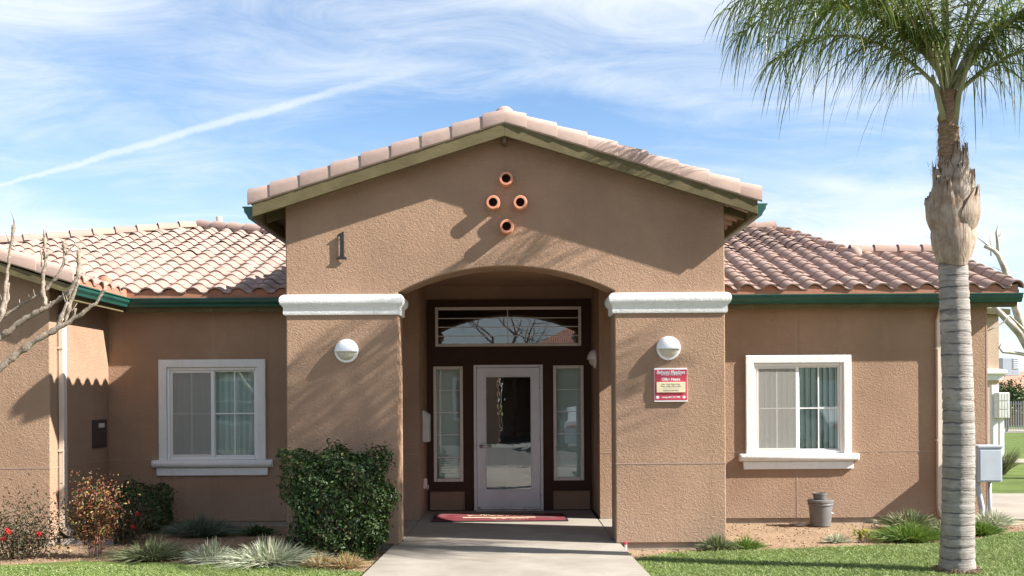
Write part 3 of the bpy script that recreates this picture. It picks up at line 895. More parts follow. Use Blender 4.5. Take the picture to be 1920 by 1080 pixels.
def slider_window(h, y, blinds_open, yb):
    x0, x1, z0, z1 = h
    w = bpy.data.objects.new('window', None); col.objects.link(w); w.parent = bld
    w.location = ((x0 + x1) / 2, y, z0)
    # plaster surround, three sides with mitred look, proud of the wall
    tw, py0, py1 = 0.105, y - 0.045, y + 0.004
    s = MB()
    s.prism([(x0 - tw, z0 - 0.002), (x0 - tw, z1 + tw), (x1 + tw, z1 + tw), (x1 + tw, z0 - 0.002), (x1, z0 - 0.002), (x1, z1), (x0, z1), (x0, z0 - 0.002)], 'y', py0, py1)
    s.build('surround', M['white_trim'], w, bevel=0.010)
    # sill: bullnose above a flat apron
    prof = [(0.0, z0 - 0.10), (0.055, z0 - 0.10), (0.085, z0 - 0.085), (0.10, z0 - 0.055), (0.098, z0 - 0.03), (0.08, z0 - 0.008), (0.05, z0 - 0.001), (0.0, z0 - 0.001)]
    rs = []
    for xx, sc in ((x0 - tw - 0.09, 0.55), (x0 - tw - 0.085, 0.85), (x0 - tw - 0.065, 1.0), (x1 + tw + 0.065, 1.0), (x1 + tw + 0.085, 0.85), (x1 + tw + 0.09, 0.55)):
        cz = z0 - 0.05
        rs.append([(xx, y - o * (sc if o > 0.01 else 1), cz + (z - cz) * (sc * .3 + .7)) for o, z in prof])
    MB().rings(rs).build('sill', M['white_trim'], w, auto=50)
    MB().prism([(x0 - tw - 0.035, z0 - 0.105), (x0 - tw - 0.03, z0 - 0.205), (x1 + tw + 0.02, z0 - 0.205), (x1 + tw + 0.025, z0 - 0.105)], 'y', y - 0.042, y + 0.003) \
        .build('apron', M['white_trim'], w, bevel=0.008)
    # vinyl frame
    fy0, fy1, ft = y - 0.012, y + 0.06, 0.036
    fr = MB()
    fr.prism([(x0 + 0.001, z0 + 0.001), (x0 + 0.001, z1 - 0.001), (x1 - 0.001, z1 - 0.001), (x1 - 0.001, z0 + 0.001)][::-1], 'y', fy1 - 0.004, fy1) if False else None
    for a, b, c, d in ((x0, x0 + ft, z0, z1), (x1 - ft, x1, z0, z1), (x0 + ft, x1 - ft, z0, z0 + ft), (x0 + ft, x1 - ft, z1 - ft, z1)):
        fr.cbox(a + 0.0012, b - 0.0012, fy0, fy1, c + 0.0012, d - 0.0012, 0.004)
    fr.build('frame', M['vinyl'], w)
    xm = (x0 + x1) / 2
    # sashes
    for side in (0, 1):
        a, b = (x0 + ft, xm + 0.018) if side == 0 else (xm - 0.018, x1 - ft)
        yy = y + 0.004 if side == 0 else y + 0.024
        st = 0.030 if side == 0 else 0.022
        sm = MB()
        sz0, sz1 = z0 + ft, z1 - ft
        wide = 0.045
        l_w, r_w = (st, wide) if side == 0 else (wide, st)
        for p, q, r_, s_ in ((a, a + l_w, sz0, sz1), (b - r_w, b, sz0, sz1), (a + l_w, b - r_w, sz0, sz0 + st), (a + l_w, b - r_w, sz1 - st, sz1)):
            sm.cbox(p + 0.0006, q - 0.0006, yy, yy + 0.019, r_ + 0.0006, s_ - 0.0006, 0.003)
        sm.build('sash', M['vinyl'], w)
        ga, gb, gz0, gz1 = a + l_w, b - r_w, sz0 + st, sz1 - st
        MB().box(ga, gb, yy + 0.007, yy + 0.012, gz0, gz1).build('pane', M['window_glass'], w)
        gx, gz = (ga + gb) / 2, (gz0 + gz1) / 2
        sub_box('muntin', w, M['vinyl'], gx - 0.008, gx + 0.008, yy + 0.002, yy + 0.0065, gz0, gz1, 0.001)
        sub_box('muntin', w, M['vinyl'], ga, gb, yy + 0.0024, yy + 0.0062, gz - 0.008, gz + 0.008, 0.001)
        if side == 0:
            MB().box(ga + 0.004, gb, yy - 0.0035, yy - 0.003, gz0, gz1).build('insect_screen', M['screen'], w)
            sf = MB()
            for p, q, r_, s_ in ((ga - 0.012, ga + 0.006, gz0 - 0.012, gz1 + 0.012), (ga + 0.006, gb, gz0 - 0.012, gz0 + 0.004), (ga + 0.006, gb, gz1 - 0.004, gz1 + 0.012)):
                sf.box(p, q, yy - 0.007, yy - 0.001, r_, s_)
            sf.build('screen_frame', M['frame_paint'], w)
    # vertical blinds inside
    n = 15
    for i in range(n):
        bx = x0 + 0.05 + (x1 - x0 - 0.1) * i / (n - 1)
        ang = R(blinds_open + random.uniform(-5, 5)); hw = 0.043
        c, s_ = math.cos(ang) * hw, math.sin(ang) * hw
        m = MB()
        q = 0.0012
        m.rings([[(bx - c, y + yb - s_, z), (bx, y + yb - 0.008, z), (bx + c, y + yb + s_, z), (bx + c, y + yb + 0.002 + s_, z), (bx, y + yb + 0.002 - 0.008, z), (bx - c, y + yb + 0.002 - s_, z)] for z in (z0 + 0.02, z1 + 0.05)])
        m.build('blind_slat', M['blind'], w)
    return w


slider_window(hole_l, YW, 22, 0.17)
slider_window(hole_r, YW, 24, 0.064)

# ---- door wall with transom, sidelights and door
tr_h = win_rect(816, 1089.5, 575.5, 649.5, DD)
sl_h = win_rect(813, 868.5, 687, 903, DD)
sr_h = win_rect(1037.5, 1094.5, 685, 900.5, DD)
dr_h = win_rect(888.5, 1018.5, 684, 957, DD)
dr_h[2] = 0.0
openings = [tuple(tr_h), tuple(sl_h), tuple(sr_h), tuple(dr_h)]
wall_grid('door_wall', XA0, XA1, 0.0, 3.199, openings, YD, 0.2, M['stucco'], bld)
zp = U(835, 921, DD).z
sx0, sx1, sz1 = U(797, 760, DD).x, U(1113, 760, DD).x, U(955, 562, DD).z
sx0, sx1 = max(sx0, XA0 + 0.02), min(sx1, XA1 - 0.02)
panel_l = (U(799, 940, DD).x + 0.03, U(872, 940, DD).x, 0.012, zp)
panel_r = (U(1037, 940, DD).x, sx1 - 0.03, 0.012, zp)
panel_l = (max(panel_l[0], sx0 + 0.03),) + panel_l[1:]
wall_grid('door_surround', sx0, sx1, 0.002, sz1, openings + [panel_l, panel_r], YD - 0.03, 0.032, M['brown'], bld)


def fixed_window(name, h, vert, horiz, glass, mat, fw=0.040):
    x0, x1, z0, z1 = h
    w = bpy.data.objects.new(name, None); col.objects.link(w); w.parent = bld
    w.location = ((x0 + x1) / 2, YD, z0)
    fr = MB()
    for a, b, c, d in ((x0, x0 + fw, z0, z1), (x1 - fw, x1, z0, z1), (x0 + fw, x1 - fw, z0, z0 + fw), (x0 + fw, x1 - fw, z1 - fw, z1)):
        fr.cbox(a + 0.001, b - 0.001, YD - 0.046, YD + 0.05, c + 0.001, d - 0.001, 0.005)
    fr.build('frame', mat, w)
    ga, gb, gz0, gz1 = x0 + fw, x1 - fw, z0 + fw, z1 - fw
    MB().box(ga, gb, YD + 0.0, YD + 0.006, gz0, gz1).build('pane', M[glass], w)
    for px in vert:
        sub_box('muntin', w, M['vinyl'], px - 0.006, px + 0.006, YD - 0.0045, YD - 0.0005, gz0, gz1, 0.001)
    for pz in horiz:
        sub_box('muntin', w, M['vinyl'], ga, gb, YD - 0.004, YD - 0.0008, pz - 0.006, pz + 0.006, 0.001)
    return w


fixed_window('transom_window', tr_h, [U(952, 612, DD).x], [U(952, y, DD).z for y in (596.5, 613, 629.8)], 'transom_glass', M['frame_paint'], 0.042)
w1 = fixed_window('sidelight', sl_h, [], [U(840, y, DD).z for y in (732.3, 773.8, 815.3, 857.8)], 'window_glass', M['frame_paint'], 0.046)
w2 = fixed_window('sidelight', sr_h, [], [U(1066, y, DD).z for y in (730.4, 771.7, 813.3, 855.2)], 'window_glass', M['frame_paint'], 0.046)
for w, h in ((w1, sl_h), (w2, sr_h)):
    for i in range(6):
        bx = h[0] + 0.05 + (h[1] - h[0] - 0.1) * i / 5
        MB().rings([[(bx - 0.042, YD + 0.12, z), (bx + 0.04, YD + 0.135, z), (bx + 0.04, YD + 0.137, z), (bx - 0.042, YD + 0.122, z)] for z in (h[2] - 0.05, h[3] + 0.05)]).build('blind_slat', M['blind'], w)
note = MB().box(sl_h[0] + 0.07, sl_h[1] - 0.09, YD + 0.012, YD + 0.014, sl_h[2] + 0.07, sl_h[2] + 0.36).build('paper_notice', M['paper'])
tag(note, 'pale printed paper notice inside the left sidelight beside the door', 'notice')
for k in range(7):
    zl = sl_h[2] + 0.33 - k * 0.035
    MB().box(sl_h[0] + 0.10, sl_h[1] - 0.12 - 0.03 * (k % 3), YD + 0.0105, YD + 0.0115, zl - 0.007, zl).build('text_line', M['ink_grey'], note)

# entrance door
dx0, dx1, dz0, dz1 = dr_h
door = bpy.data.objects.new('door', None); col.objects.link(door); door.parent = bld
door.location = ((dx0 + dx1) / 2, YD, 0)
fr = MB(); fw = 0.042
for a, b, c, d in ((dx0, dx0 + fw, 0.0, dz1), (dx1 - fw, dx1, 0.0, dz1), (dx0 + fw, dx1 - fw, dz1 - fw, dz1)):
    fr.cbox(a + 0.001, b - 0.001, YD - 0.055, YD + 0.08, c + 0.002, d - 0.001, 0.006)
fr.build('frame', M['door_paint'], door)
la, lb, lz0, lz1 = dx0 + fw + 0.004, dx1 - fw - 0.004, 0.02, dz1 - fw - 0.004
ga, gb = U(912, 800, DD).x, U(995, 800, DD).x
gz1, gz0 = U(953, 707, DD).z, U(953, 917.5, DD).z
wall_grid('leaf', la, lb, lz0, lz1, [(ga, gb, gz0, gz1)], YD - 0.02, 0.045, M['door_paint'], door)
bead = MB()
for a, b, c, d in ((ga - 0.018, ga, gz0 - 0.018, gz1 + 0.018), (gb, gb + 0.018, gz0 - 0.018, gz1 + 0.018), (ga, gb, gz0 - 0.018, gz0), (ga, gb, gz1, gz1 + 0.018)):
    bead.cbox(a, b, YD - 0.030, YD - 0.0201, c, d, 0.003)
bead.build('glazing_bead', M['door_paint'], door)
MB().box(ga, gb, YD - 0.004, YD + 0.002, gz0, gz1).build('pane', M['door_glass'], door)
zb = U(953, 836, DD).z
MB().cbox(ga - 0.10, gb + 0.07, YD + 0.045, YD + 0.10, zb - 0.032, zb + 0.032, 0.008).build('push_bar', M['metal'], door)
hx = U(903, 836, DD).x
MB().lathe([(0.0001, -0.075), (0.012, -0.075), (0.014, -0.04), (0.030, -0.032), (0.033, -0.0205)], (hx, YD, zb), 16, 'y', False).build('handle_rose', M['metal'], door, smooth=True)
MB().tube([(hx - 0.005, YD - 0.07, zb), (hx + 0.03, YD - 0.078, zb), (hx + 0.12, YD - 0.075, zb - 0.012), (hx + 0.135, YD - 0.06, zb - 0.014)], [0.012, 0.012, 0.010, 0.008], 10).build('handle', M['metal'], door, smooth=True)
for py in (722, 822, 921):
    z = U(1016, py, DD).z
    MB().lathe([(0.009, -0.055), (0.009, 0.055)], (lb + 0.003, YD - 0.030, z), 10).build('hinge', M['metal'], door, smooth=True)
MB().cbox(dx0 + 0.01, dx1 - 0.01, YD - 0.09, YD + 0.09, -0.012, 0.016, 0.006).build('threshold', M['metal'], door)
MB().cbox(la + 0.01, lb - 0.01, YD - 0.030, YD - 0.0205, 0.022, 0.055, 0.003).build('door_sweep', M['metal'], door)

# ---- the room behind the glass
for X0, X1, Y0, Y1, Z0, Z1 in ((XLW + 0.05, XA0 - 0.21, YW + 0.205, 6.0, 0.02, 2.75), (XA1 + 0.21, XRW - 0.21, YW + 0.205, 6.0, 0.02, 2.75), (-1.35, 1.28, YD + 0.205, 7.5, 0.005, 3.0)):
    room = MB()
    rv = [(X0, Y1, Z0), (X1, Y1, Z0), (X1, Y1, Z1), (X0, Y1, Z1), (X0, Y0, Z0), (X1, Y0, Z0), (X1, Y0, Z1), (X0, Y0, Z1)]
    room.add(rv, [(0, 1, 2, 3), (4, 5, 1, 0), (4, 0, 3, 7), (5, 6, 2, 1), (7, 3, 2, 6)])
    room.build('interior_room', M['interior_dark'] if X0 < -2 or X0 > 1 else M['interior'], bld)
# a counter and panels just visible inside the entrance
MB().cbox(-0.1, 1.0, 5.6, 6.2, 0.0, 1.05, 0.01).build('reception_counter', M['interior'], bld)

# ================================================================ ROOFS
TW, TE = 0.289, 0.272              # tile cover width, row spacing in plan
CT, STH = math.cos(math.atan(PT)), math.sin(math.atan(PT))


def tile_profile(nb=9, npn=4):
    pts = []
    bw = 0.205
    for i in range(nb + 1):
        t = i / nb
        pts.append((bw * t, 0.060 * math.sin(math.pi * t) ** 0.8 if 0 < t < 1 else 0.0))
    for i in range(1, npn + 1):
        t = i / npn
        pts.append((bw + (TW + 0.02 - bw) * t, -0.012 * math.sin(math.pi * t)))
    return pts


def tile_arrays(length=0.36):
    """S tile: x across, y up the slope, z normal; butt at y=0 lifted on the row below"""
    pr = tile_profile(); th = 0.019
    rings = []
    for y, dz in ((0.0, 0.025), (length, 0.002)):
        top = [(x, y, z + dz + th) for x, z in pr]
        bot = [(x, y, z + dz) for x, z in pr[::-1]]
        rings.append(top + bot)
    mb = MB().rings(rings)
    return mb


TILE_ME = tile_arrays().mesh('tile')
TILE_ME.materials.append(M['tile'])
n_top = len(tile_profile())
for p in TILE_ME.polygons: p.use_smooth = len(p.vertices) == 4
TILE_ME.set_sharp_from_angle(angle=R(40))


def slope_matrix(origin, across, up):
    x = Vector(across).normalized(); y = Vector(up).normalized(); z = x.cross(y)
    m = Matrix((x, y, z)).transposed().to_4x4(); m.translation = Vector(origin)
    return m


def put_tiles(mats, parent, single):
    if single:
        for m in mats:
            o = bpy.data.objects.new('tile', TILE_ME); col.objects.link(o)
            o.parent = parent
            o.matrix_parent_inverse = PW(parent).inverted()
            o.matrix_basis = m
    elif mats:
        base = np.array([v.co for v in TILE_ME.vertices]); nv = len(base)
        quads = np.array([p.vertices[:] for p in TILE_ME.polygons if len(p.vertices) == 4])
        Vs, Qs = [], []
        for k, m in enumerate(mats):
            A = np.array(m); Vs.append(base @ A[:3, :3].T + A[:3, 3]); Qs.append(quads + k * nv)
        o = np_mesh('tile_field', np.concatenate(Vs), np.concatenate(Qs), None, M['tile'], parent, smooth=True)
        o['kind'] = 'stuff'


def jit(m):
    return m @ Matrix.Translation((random.gauss(0, 0.004), random.gauss(0, 0.006), random.gauss(0, 0.002))) @ \
        Matrix.Rotation(random.gauss(0, 0.012), 4, 'Z') @ Matrix.Rotation(random.gauss(0, 0.01), 4, 'X')


def barrel(name, a, b, up, r, parent, mat, r2=None, th=0.018, close0=False, n=9):
    """half-barrel cap tile from a to b, open side down; up = outward direction"""
    a, b = Vector(a), Vector(b); t = (b - a).normalized()
    up = (Vector(up) - t * Vector(up).dot(t)).normalized(); s = t.cross(up)
    r2 = r if r2 is None else r2
    rs = []
    for p, rr in ((a, r), (b, r2)):
        outer = [p + (s * math.cos(math.pi * i / n) + up * math.sin(math.pi * i / n)) * rr for i in range(n + 1)]
        inner = [p + (s * math.cos(math.pi * i / n) + up * math.sin(math.pi * i / n)) * (rr - th) for i in range(n + 1)][::-1]
        rs.append(outer + inner)
    return MB().rings(rs).build(name, mat, parent, auto=50)


zf = lambda y: ZE + PT * (y - YE)

# ---- right wing roof
rr = MB()
YHR = 6.86
rr_poly = [(XR0 + 0.0, YE + 0.02), (6.55, YE + 0.02), (6.55, YLR), (5.18, YLR), (4.65, YHR), (XR0 - 1.0, YHR), (XR0 - 1.0, 4.5), (XR0, 4.5)]
rr.add([(x, y, zf(y) - 0.004) for x, y in rr_poly] + [(x, y, zf(y) - 0.05) for x, y in rr_poly],
       [tuple(range(8)), tuple(range(8, 16))[::-1]] + [(i, (i + 1) % 8, 8 + (i + 1) % 8, 8 + i) for i in range(8)])
# back slopes
rr.add([(4.65, YHR + 0.01, zf(YHR) - 0.01), (XR0 - 1, YHR + 0.01, zf(YHR) - 0.01), (XR0 - 1, 12.5, 3.2), (4.65, 12.5, 3.2)], [(0, 1, 2, 3)])
rr.add([(5.18, YLR + 0.01, zf(YLR) - 0.01), (6.55, YLR + 0.01, zf(YLR) - 0.01), (6.55, 7.3, 2.9), (5.18, 7.3, 2.9)], [(0, 1, 2, 3)])
rr.add([(4.65, YHR, zf(YHR) - 0.02), (4.65, 12.5, 3.2), (5.6, 12.5, 2.9), (5.18, YLR, zf(YLR) - 0.02)], [(0, 1, 2, 3)])
roof_r = rr.build('roof', M['felt'], bld)
one, rest = [], []
for r_ in range(22):
    for c in range(-3, 15):
        x = XR0 + 0.03 + TW * c
        y = YE + TE * r_
        top = YLR if x + TW > 5.18 else YHR
        if y > top - 0.30:
            if y - TE >= top - 0.33: continue
            y = top - 0.30
        if y > YHR - 0.29: continue
        xe = 6.50 if y < YLR - 0.28 else 5.18 - (y - YLR) * (0.53 / (YHR - YLR)) 
        if x + TW > xe + 0.06: continue
        if y < 4.4 and c < 0: continue
        m = jit(slope_matrix((x, y, zf(y)), (1, 0, 0), (0, 1, PT)))
        (one if r_ < 10 and c >= 0 else rest).append(m)
put_tiles(one, roof_r, True); put_tiles(rest, roof_r, False)
for i in range(int((YLR - YE) / TE)):        # rake tiles up the right edge
    y0_, y1_ = YE - 0.02 + TE * i, YE + TE * (i + 1) + 0.05
    barrel('rake_tile', (6.50, y0_, zf(y0_) + 0.035), (6.50, y1_, zf(y1_) + 0.015), (0.15, 0, 1), 0.10, roof_r, M['tile'], 0.085)
for i in range(4):        # low ridge
    x0_ = 5.12 + i * 0.36
    barrel('ridge_tile', (x0_ + 0.40, YLR, zf(YLR) + 0.05), (x0_, YLR, zf(YLR) + 0.065), (0, 0, 1), 0.10, roof_r, M['tile'], 0.115)
for i in range(12):       # high ridge
    x0_ = 4.60 - i * 0.36
    if x0_ < 0.6: break
    barrel('ridge_tile', (x0_ - 0.40, YHR, zf(YHR) + 0.05), (x0_, YHR, zf(YHR) + 0.065), (0, 0, 1), 0.10, roof_r, M['tile'], 0.115)
hv = Vector((4.65 - 5.18, YHR - YLR, zf(YHR) - zf(YLR)))
for i in range(7):        # rake between the two ridges
    a_ = Vector((5.18, YLR, zf(YLR) + 0.025)) + hv * (i / 7); b_ = Vector((5.18, YLR, zf(YLR) + 0.0)) + hv * ((i + 1.15) / 7)
    barrel('rake_tile', a_, b_, (0.1, 0, 1), 0.10, roof_r, M['tile'], 0.085)
MB().lathe([(0.10, -0.09), (0.105, 0.0), (0.09, 0.05), (0.05, 0.085), (0.001, 0.095)], (5.18, YLR - 0.08, zf(YLR) + 0.04), 14).build('ridge_end', M['rake'], roof_r, smooth=True)
MB().box(5.16, 6.50, YLR - 0.085, YLR + 0.085, zf(YLR) - 0.12, zf(YLR) + 0.085).build('mortar_bed', M['mortar'], roof_r)
MB().box(0.2, 4.64, YHR - 0.085, YHR + 0.085, zf(YHR) - 0.12, zf(YHR) + 0.085).build('mortar_bed', M['mortar'], roof_r)

# ---- left wing roof
RL = [(-8.37, 5.75), (-5.58, 7.40), (-4.28, 6.80), (-1.4, 6.80)]
lp = [(XL0, YE + 0.02), (-4.95, YE + 0.02), (-8.37, YE + 3.4)] + RL + [(-1.4, 4.5), (XL0, 4.5)]
nl = len(lp)
rl = MB().add([(x, y, zf(y) - 0.004) for x, y in lp] + [(x, y, zf(y) - 0.05) for x, y in lp],
              [tuple(range(nl)), tuple(range(nl, 2 * nl))[::-1]] + [(i, (i + 1) % nl, nl + (i + 1) % nl, nl + i) for i in range(nl)])
for (xa, ya), (xb, yb) in zip(RL, RL[1:]):
    rl.add([(xa, ya + 0.01, zf(ya) - 0.01), (xb, yb + 0.01, zf(yb) - 0.01), (xb, yb + 4, zf(yb) - 1.3), (xa, ya + 4, zf(ya) - 1.3)], [(0, 1, 2, 3)])
roof_l = rl.build('roof', M['felt'], bld)


def ridge_y(x):
    for (xa, ya), (xb, yb) in zip(RL, RL[1:]):
        if xa <= x <= xb: return ya + (yb - ya) * (x - xa) / (xb - xa)
    return 6.5


one, rest = [], []
for r_ in range(24):
    for c in range(-4, 24):
        x = XL0 - 0.02 - TW * (c + 1)
        y = YE + TE * r_
        if x < -8.5: break
        top = ridge_y(x + TW / 2)
        if y > top - 0.30:
            if y - TE >= top - 0.33: continue
            y = top - 0.30
        if x + 0.20 < -4.97 - (y - YE) - 0.02: continue
        if y < 4.4 and c < 0: continue
        m = jit(slope_matrix((x, y, zf(y)), (1, 0, 0), (0, 1, PT)))
        (one if r_ < 10 and c >= 0 else rest).append(m)
put_tiles(one, roof_l, True); put_tiles(rest, roof_l, False)
for (xa, ya), (xb, yb) in zip(RL[:-1], RL[1:]):
    a_, b_ = Vector((xa, ya, zf(ya) + 0.045)), Vector((xb, yb, zf(yb) + 0.045))
    n_ = max(1, round((b_ - a_).length / 0.37))
    dn = (b_ - a_).cross(Vector((0, 0, 1))).normalized() * 0.085
    lo_, hi_ = Vector((0, 0, -0.17)), Vector((0, 0, 0.035))
    MB().rings([[a_ - dn + lo_, a_ + dn + lo_, a_ + dn + hi_, a_ - dn + hi_], [b_ - dn + lo_, b_ + dn + lo_, b_ + dn + hi_, b_ - dn + hi_]]).build('mortar_bed', M['mortar'], roof_l)
    for i in range(n_):
        p_, q_ = a_.lerp(b_, i / n_), a_.lerp(b_, (i + 1.12) / n_)
        barrel('ridge_tile', p_ + Vector((0, 0, 0.02)), q_, (0, 0, 1), 0.125, roof_l, M['tile'], 0.105)
vp = U(411, 420, CAM_D + 7.4)
MB().lathe([(0.055, -0.5), (0.055, 0.0), (0.04, 0.0)], (vp.x, vp.y, vp.z + 0.13), 12).build('vent_pipe', M['rake'], roof_l, smooth=True)
# right-hand slope of the left block
zl_ = lambda x: ZE + PT * (-4.97 - x)
ly0 = YLW - 0.21
sp = [(-4.97, ly0), (-4.97, YE), (-8.9, YE + 3.93), (-8.9, ly0)]
roof_b = MB().add([(x, y, zl_(x) - 0.004) for x, y in sp] + [(x, y, zl_(x) - 0.05) for x, y in sp],
                  [(0, 1, 2, 3), (7, 6, 5, 4)] + [(i, (i + 1) % 4, 4 + (i + 1) % 4, 4 + i) for i in range(4)]).build('roof', M['felt'], bld)
MB().add([(-8.9, ly0, zl_(-8.9)), (-8.9, YE + 3.93, zl_(-8.9)), (-12.8, YE + 3.93, 2.9), (-12.8, ly0, 2.9)], [(0, 1, 2, 3)]).build('roof', M['felt'], bld)
ms, ms1 = [], []
for r_ in range(14):
    x = -4.95 - TE * r_
    for c in range(16):
        y = ly0 + 0.10 + TW * c
        if y + TW > YE + (-4.97 - x) + 0.12: continue
        (ms1 if r_ < 2 else ms).append(jit(slope_matrix((x, y, zl_(x)), (0, 1, 0), (-1, 0, PT))))
put_tiles(ms, roof_b, False); put_tiles(ms1, roof_b, True)


def rake_piece(parent, x_lo, x_hi, z_of, yf, sgn):
    """rake trim tile over a barge board: square face, rounded shoulder; lower end proud"""
    prof = [(0.0, -0.015), (-0.012, 0.0), (-0.014, 0.085), (0.0, 0.125), (0.03, 0.152), (0.075, 0.162), (0.14, 0.155), (0.19, 0.13), (0.19, 0.10), (0.02, 0.09), (0.008, -0.015)]
    rs = []
    for x, k, dz in ((x_lo, 0.98, 0.017), (x_lo + (x_hi - x_lo) * 0.03, 1.0, 0.017), (x_hi, 0.92, 0.0)):
        rs.append([(x, yf + (o * k if o < 0.02 else o) - 0.012 * (k - 0.9) * 10, z_of(x) + (0.02 + (z - 0.02) * k) + dz * (1 if z > 0.05 else 0.4)) for o, z in prof])
    o = MB().rings(rs).build('rake_tile', M['rake'], parent, auto=35)
    xm = x_lo + (x_hi - x_lo) * 0.42
    MB().lathe([(0.006, -0.004), (0.004, 0.004)], (xm, yf - 0.014, z_of(xm) + 0.05), 6, 'y').build('nail', M['bronze'], o)
    return o


# ---- porch gable roof
zg = lambda x: RZ - RP * abs(x - XC)
YF = -0.235
pr = MB()
for s in (-1, 1):
    xe = XC + s * HALF
    q = [(XC, YF + 0.045), (xe, YF + 0.045), (xe, 6.4), (XC, 6.4)]
    pr.add([(x, y, zg(x)) for x, y in q] + [(x, y, zg(x) - 0.035) for x, y in q], [(0, 1, 2, 3), (7, 6, 5, 4)] + [(i, (i + 1) % 4, 4 + (i + 1) % 4, 4 + i) for i in range(4)])
roof_p = pr.build('gable_roof', M['soffit'], bld)
ms = []
for s in (-1, 1):
    for r_ in range(10):
        xe = XC + s * (HALF + 0.05 - TE * r_)
        for c in range(22):
            y = YF + 0.14 + TW * c
            org = (xe, y + (0 if s < 0 else TW), zg(xe) + 0.012)
            ms.append(jit(slope_matrix(org, (0, -s, 0), (-s, 0, RP)) if s > 0 else slope_matrix((xe, y + TW, zg(xe) + 0.012), (0, -1, 0), (1, 0, RP))))
put_tiles(ms, roof_p, False)
# barge boards, mitred at the peak
for s in (-1, 1):
    xe = XC + s * HALF
    MB().add([(XC, y, zg(XC) - d) for y in (YF, YF + 0.04) for d in (0.0, 0.148)] + [(xe, y, zg(xe) - d) for y in (YF, YF + 0.04) for d in (0.0, 0.148)],
             [(0, 1, 5, 4), (2, 6, 7, 3), (0, 4, 6, 2), (1, 3, 7, 5), (0, 2, 3, 1), (4, 5, 7, 6)]).build('barge_board', M['olive'], bld, bevel=0.004)
    br = [0.0, 0.235, 0.56, 0.885, 1.21, 1.535, 1.86, 2.185, 2.51, 2.745]
    for a_, b_ in zip(br, br[1:]):
        rake_piece(roof_p, XC + s * b_, XC + s * max(0.0, a_ - (0.02 if a_ else 0)), zg, YF, s)
    # short rafter tails and fascia along the eave
    MB().box(min(xe, xe - s * 0.035), max(xe, xe - s * 0.035), YF + 0.042, 6.2, zg(xe) - 0.16, zg(xe) - 0.037).build('fascia', M['olive'], bld)
    yr = 0.22
    xw = XL0 if s < 0 else XR0
    MB().add([(xw, y, zg(xw) - 0.04 - d) for y in (yr, yr + 0.09) for d in (0.0, 0.10)] + [(xe - s * 0.04, y, zg(xe - s * 0.04) - 0.04 - d) for y in (yr, yr + 0.09) for d in (0.0, 0.10)],
             [(0, 1, 5, 4), (2, 6, 7, 3), (0, 4, 6, 2), (1, 3, 7, 5), (0, 2, 3, 1), (4, 5, 7, 6)]).build('rafter_tail', M['olive'], bld)
    # gutter along the porch eave
    gp = [(0.0, -0.16), (0.05, -0.16), (0.065, -0.125), (0.092, -0.09), (0.098, -0.045), (0.112, -0.043), (0.112, -0.03), (0.0, -0.03)]
    zt = zg(xe)
    path = [(xe, 5.9), (xe, YF + 0.03)] if s < 0 else [(xe, YF + 0.03), (xe, 5.9)]
    MB().sweep([(o, zt + z) for o, z in gp], path).build('gutter', M['gutter'], bld)
# outlooker block under the peak
MB().cbox(XC - 0.02, XC + 0.02, YF + 0.042, 0.0, zg(XC) - 0.215, zg(XC) - 0.15, 0.004).build('outlooker', M['soffit'], bld)
# ridge caps, the first with a domed end
ZR = RZ + 0.085
dome = MB()
rs = []
for k in range(7):
    a_ = math.pi / 2 * k / 6
    rr_ = 0.112 * math.sin(a_) + 0.0005; yy = YF + 0.10 - 0.07 * math.cos(a_)
    rs.append([(XC + rr_ * math.cos(2 * math.pi * i / 18), yy, ZR + rr_ * math.sin(2 * math.pi * i / 18)) for i in range(18)])
rs.append([(XC + 0.108 * math.cos(2 * math.pi * i / 18), YF + 0.45, ZR - 0.01 + 0.108 * math.sin(2 * math.pi * i / 18)) for i in range(18)])
dome.rings(rs).build('ridge_tile', M['rake'], roof_p, smooth=True)
for i in range(15):
    y0_ = YF + 0.44 + i * 0.36
    barrel('ridge_tile', (XC, y0_, ZR + 0.0), (XC, y0_ + 0.4, ZR - 0.02), (0, 0, 1), 0.118, roof_p, M['tile'], 0.104)

# ---- left block barge and rake
lb_ = lambda x: zl_(x) - 0.02
MB().add([(-4.97, y, lb_(-4.97) - d) for y in (ly0, ly0 + 0.04) for d in (0.0, 0.135)] + [(-8.9, y, lb_(-8.9) - d) for y in (ly0, ly0 + 0.04) for d in (0.0, 0.135)],
         [(0, 1, 5, 4), (2, 6, 7, 3), (0, 4, 6, 2), (1, 3, 7, 5), (0, 2, 3, 1), (4, 5, 7, 6)]).build('barge_board', M['olive'], bld, bevel=0.004)
for i in range(9):
    xa = -4.93 - 0.42 * i
    rake_piece(roof_b, xa, xa - 0.45, lb_, ly0, 1)
MB().lathe([(0.085, -0.03), (0.088, 0.02), (0.075, 0.06), (0.04, 0.085), (0.001, 0.09)], tuple(U(197, 531, CAM_D + 2.0)), 14).build('ridge_end', M['terracotta'], roof_b, smooth=True)
MB().add([(XLW, ly0 + 0.042, lb_(XLW) - 0.10), (-4.99, ly0 + 0.042, lb_(-4.99) - 0.02), (-4.99, YE + 0.1, lb_(-4.99) - 0.02), (XLW, YE + 0.1, lb_(XLW) - 0.10)], [(0, 1, 2, 3)]).build('soffit', M['soffit'], bld)

# ---- eave closures, fascia, soffit, gutters of the wings
def closure(x0, x1, fixed, along):
    pts_top = []
    n = int((x1 - x0) / 0.02)
    mb = MB()
    th = 0.012
    poly = [(x0, -0.10)] + [(x0 + (x1 - x0) * i / n, 0.0) for i in range(n + 1)] + [(x1, -0.10)]
    out = []
    for u, z in poly:
        if z == 0.0:
            t = ((u - along) % TW) / 0.205
            z = 0.018 + (0.056 * math.sin(math.pi * t) ** 0.8 if 0 < t < 1 else -0.008)
        out.append((u, z))
    return out


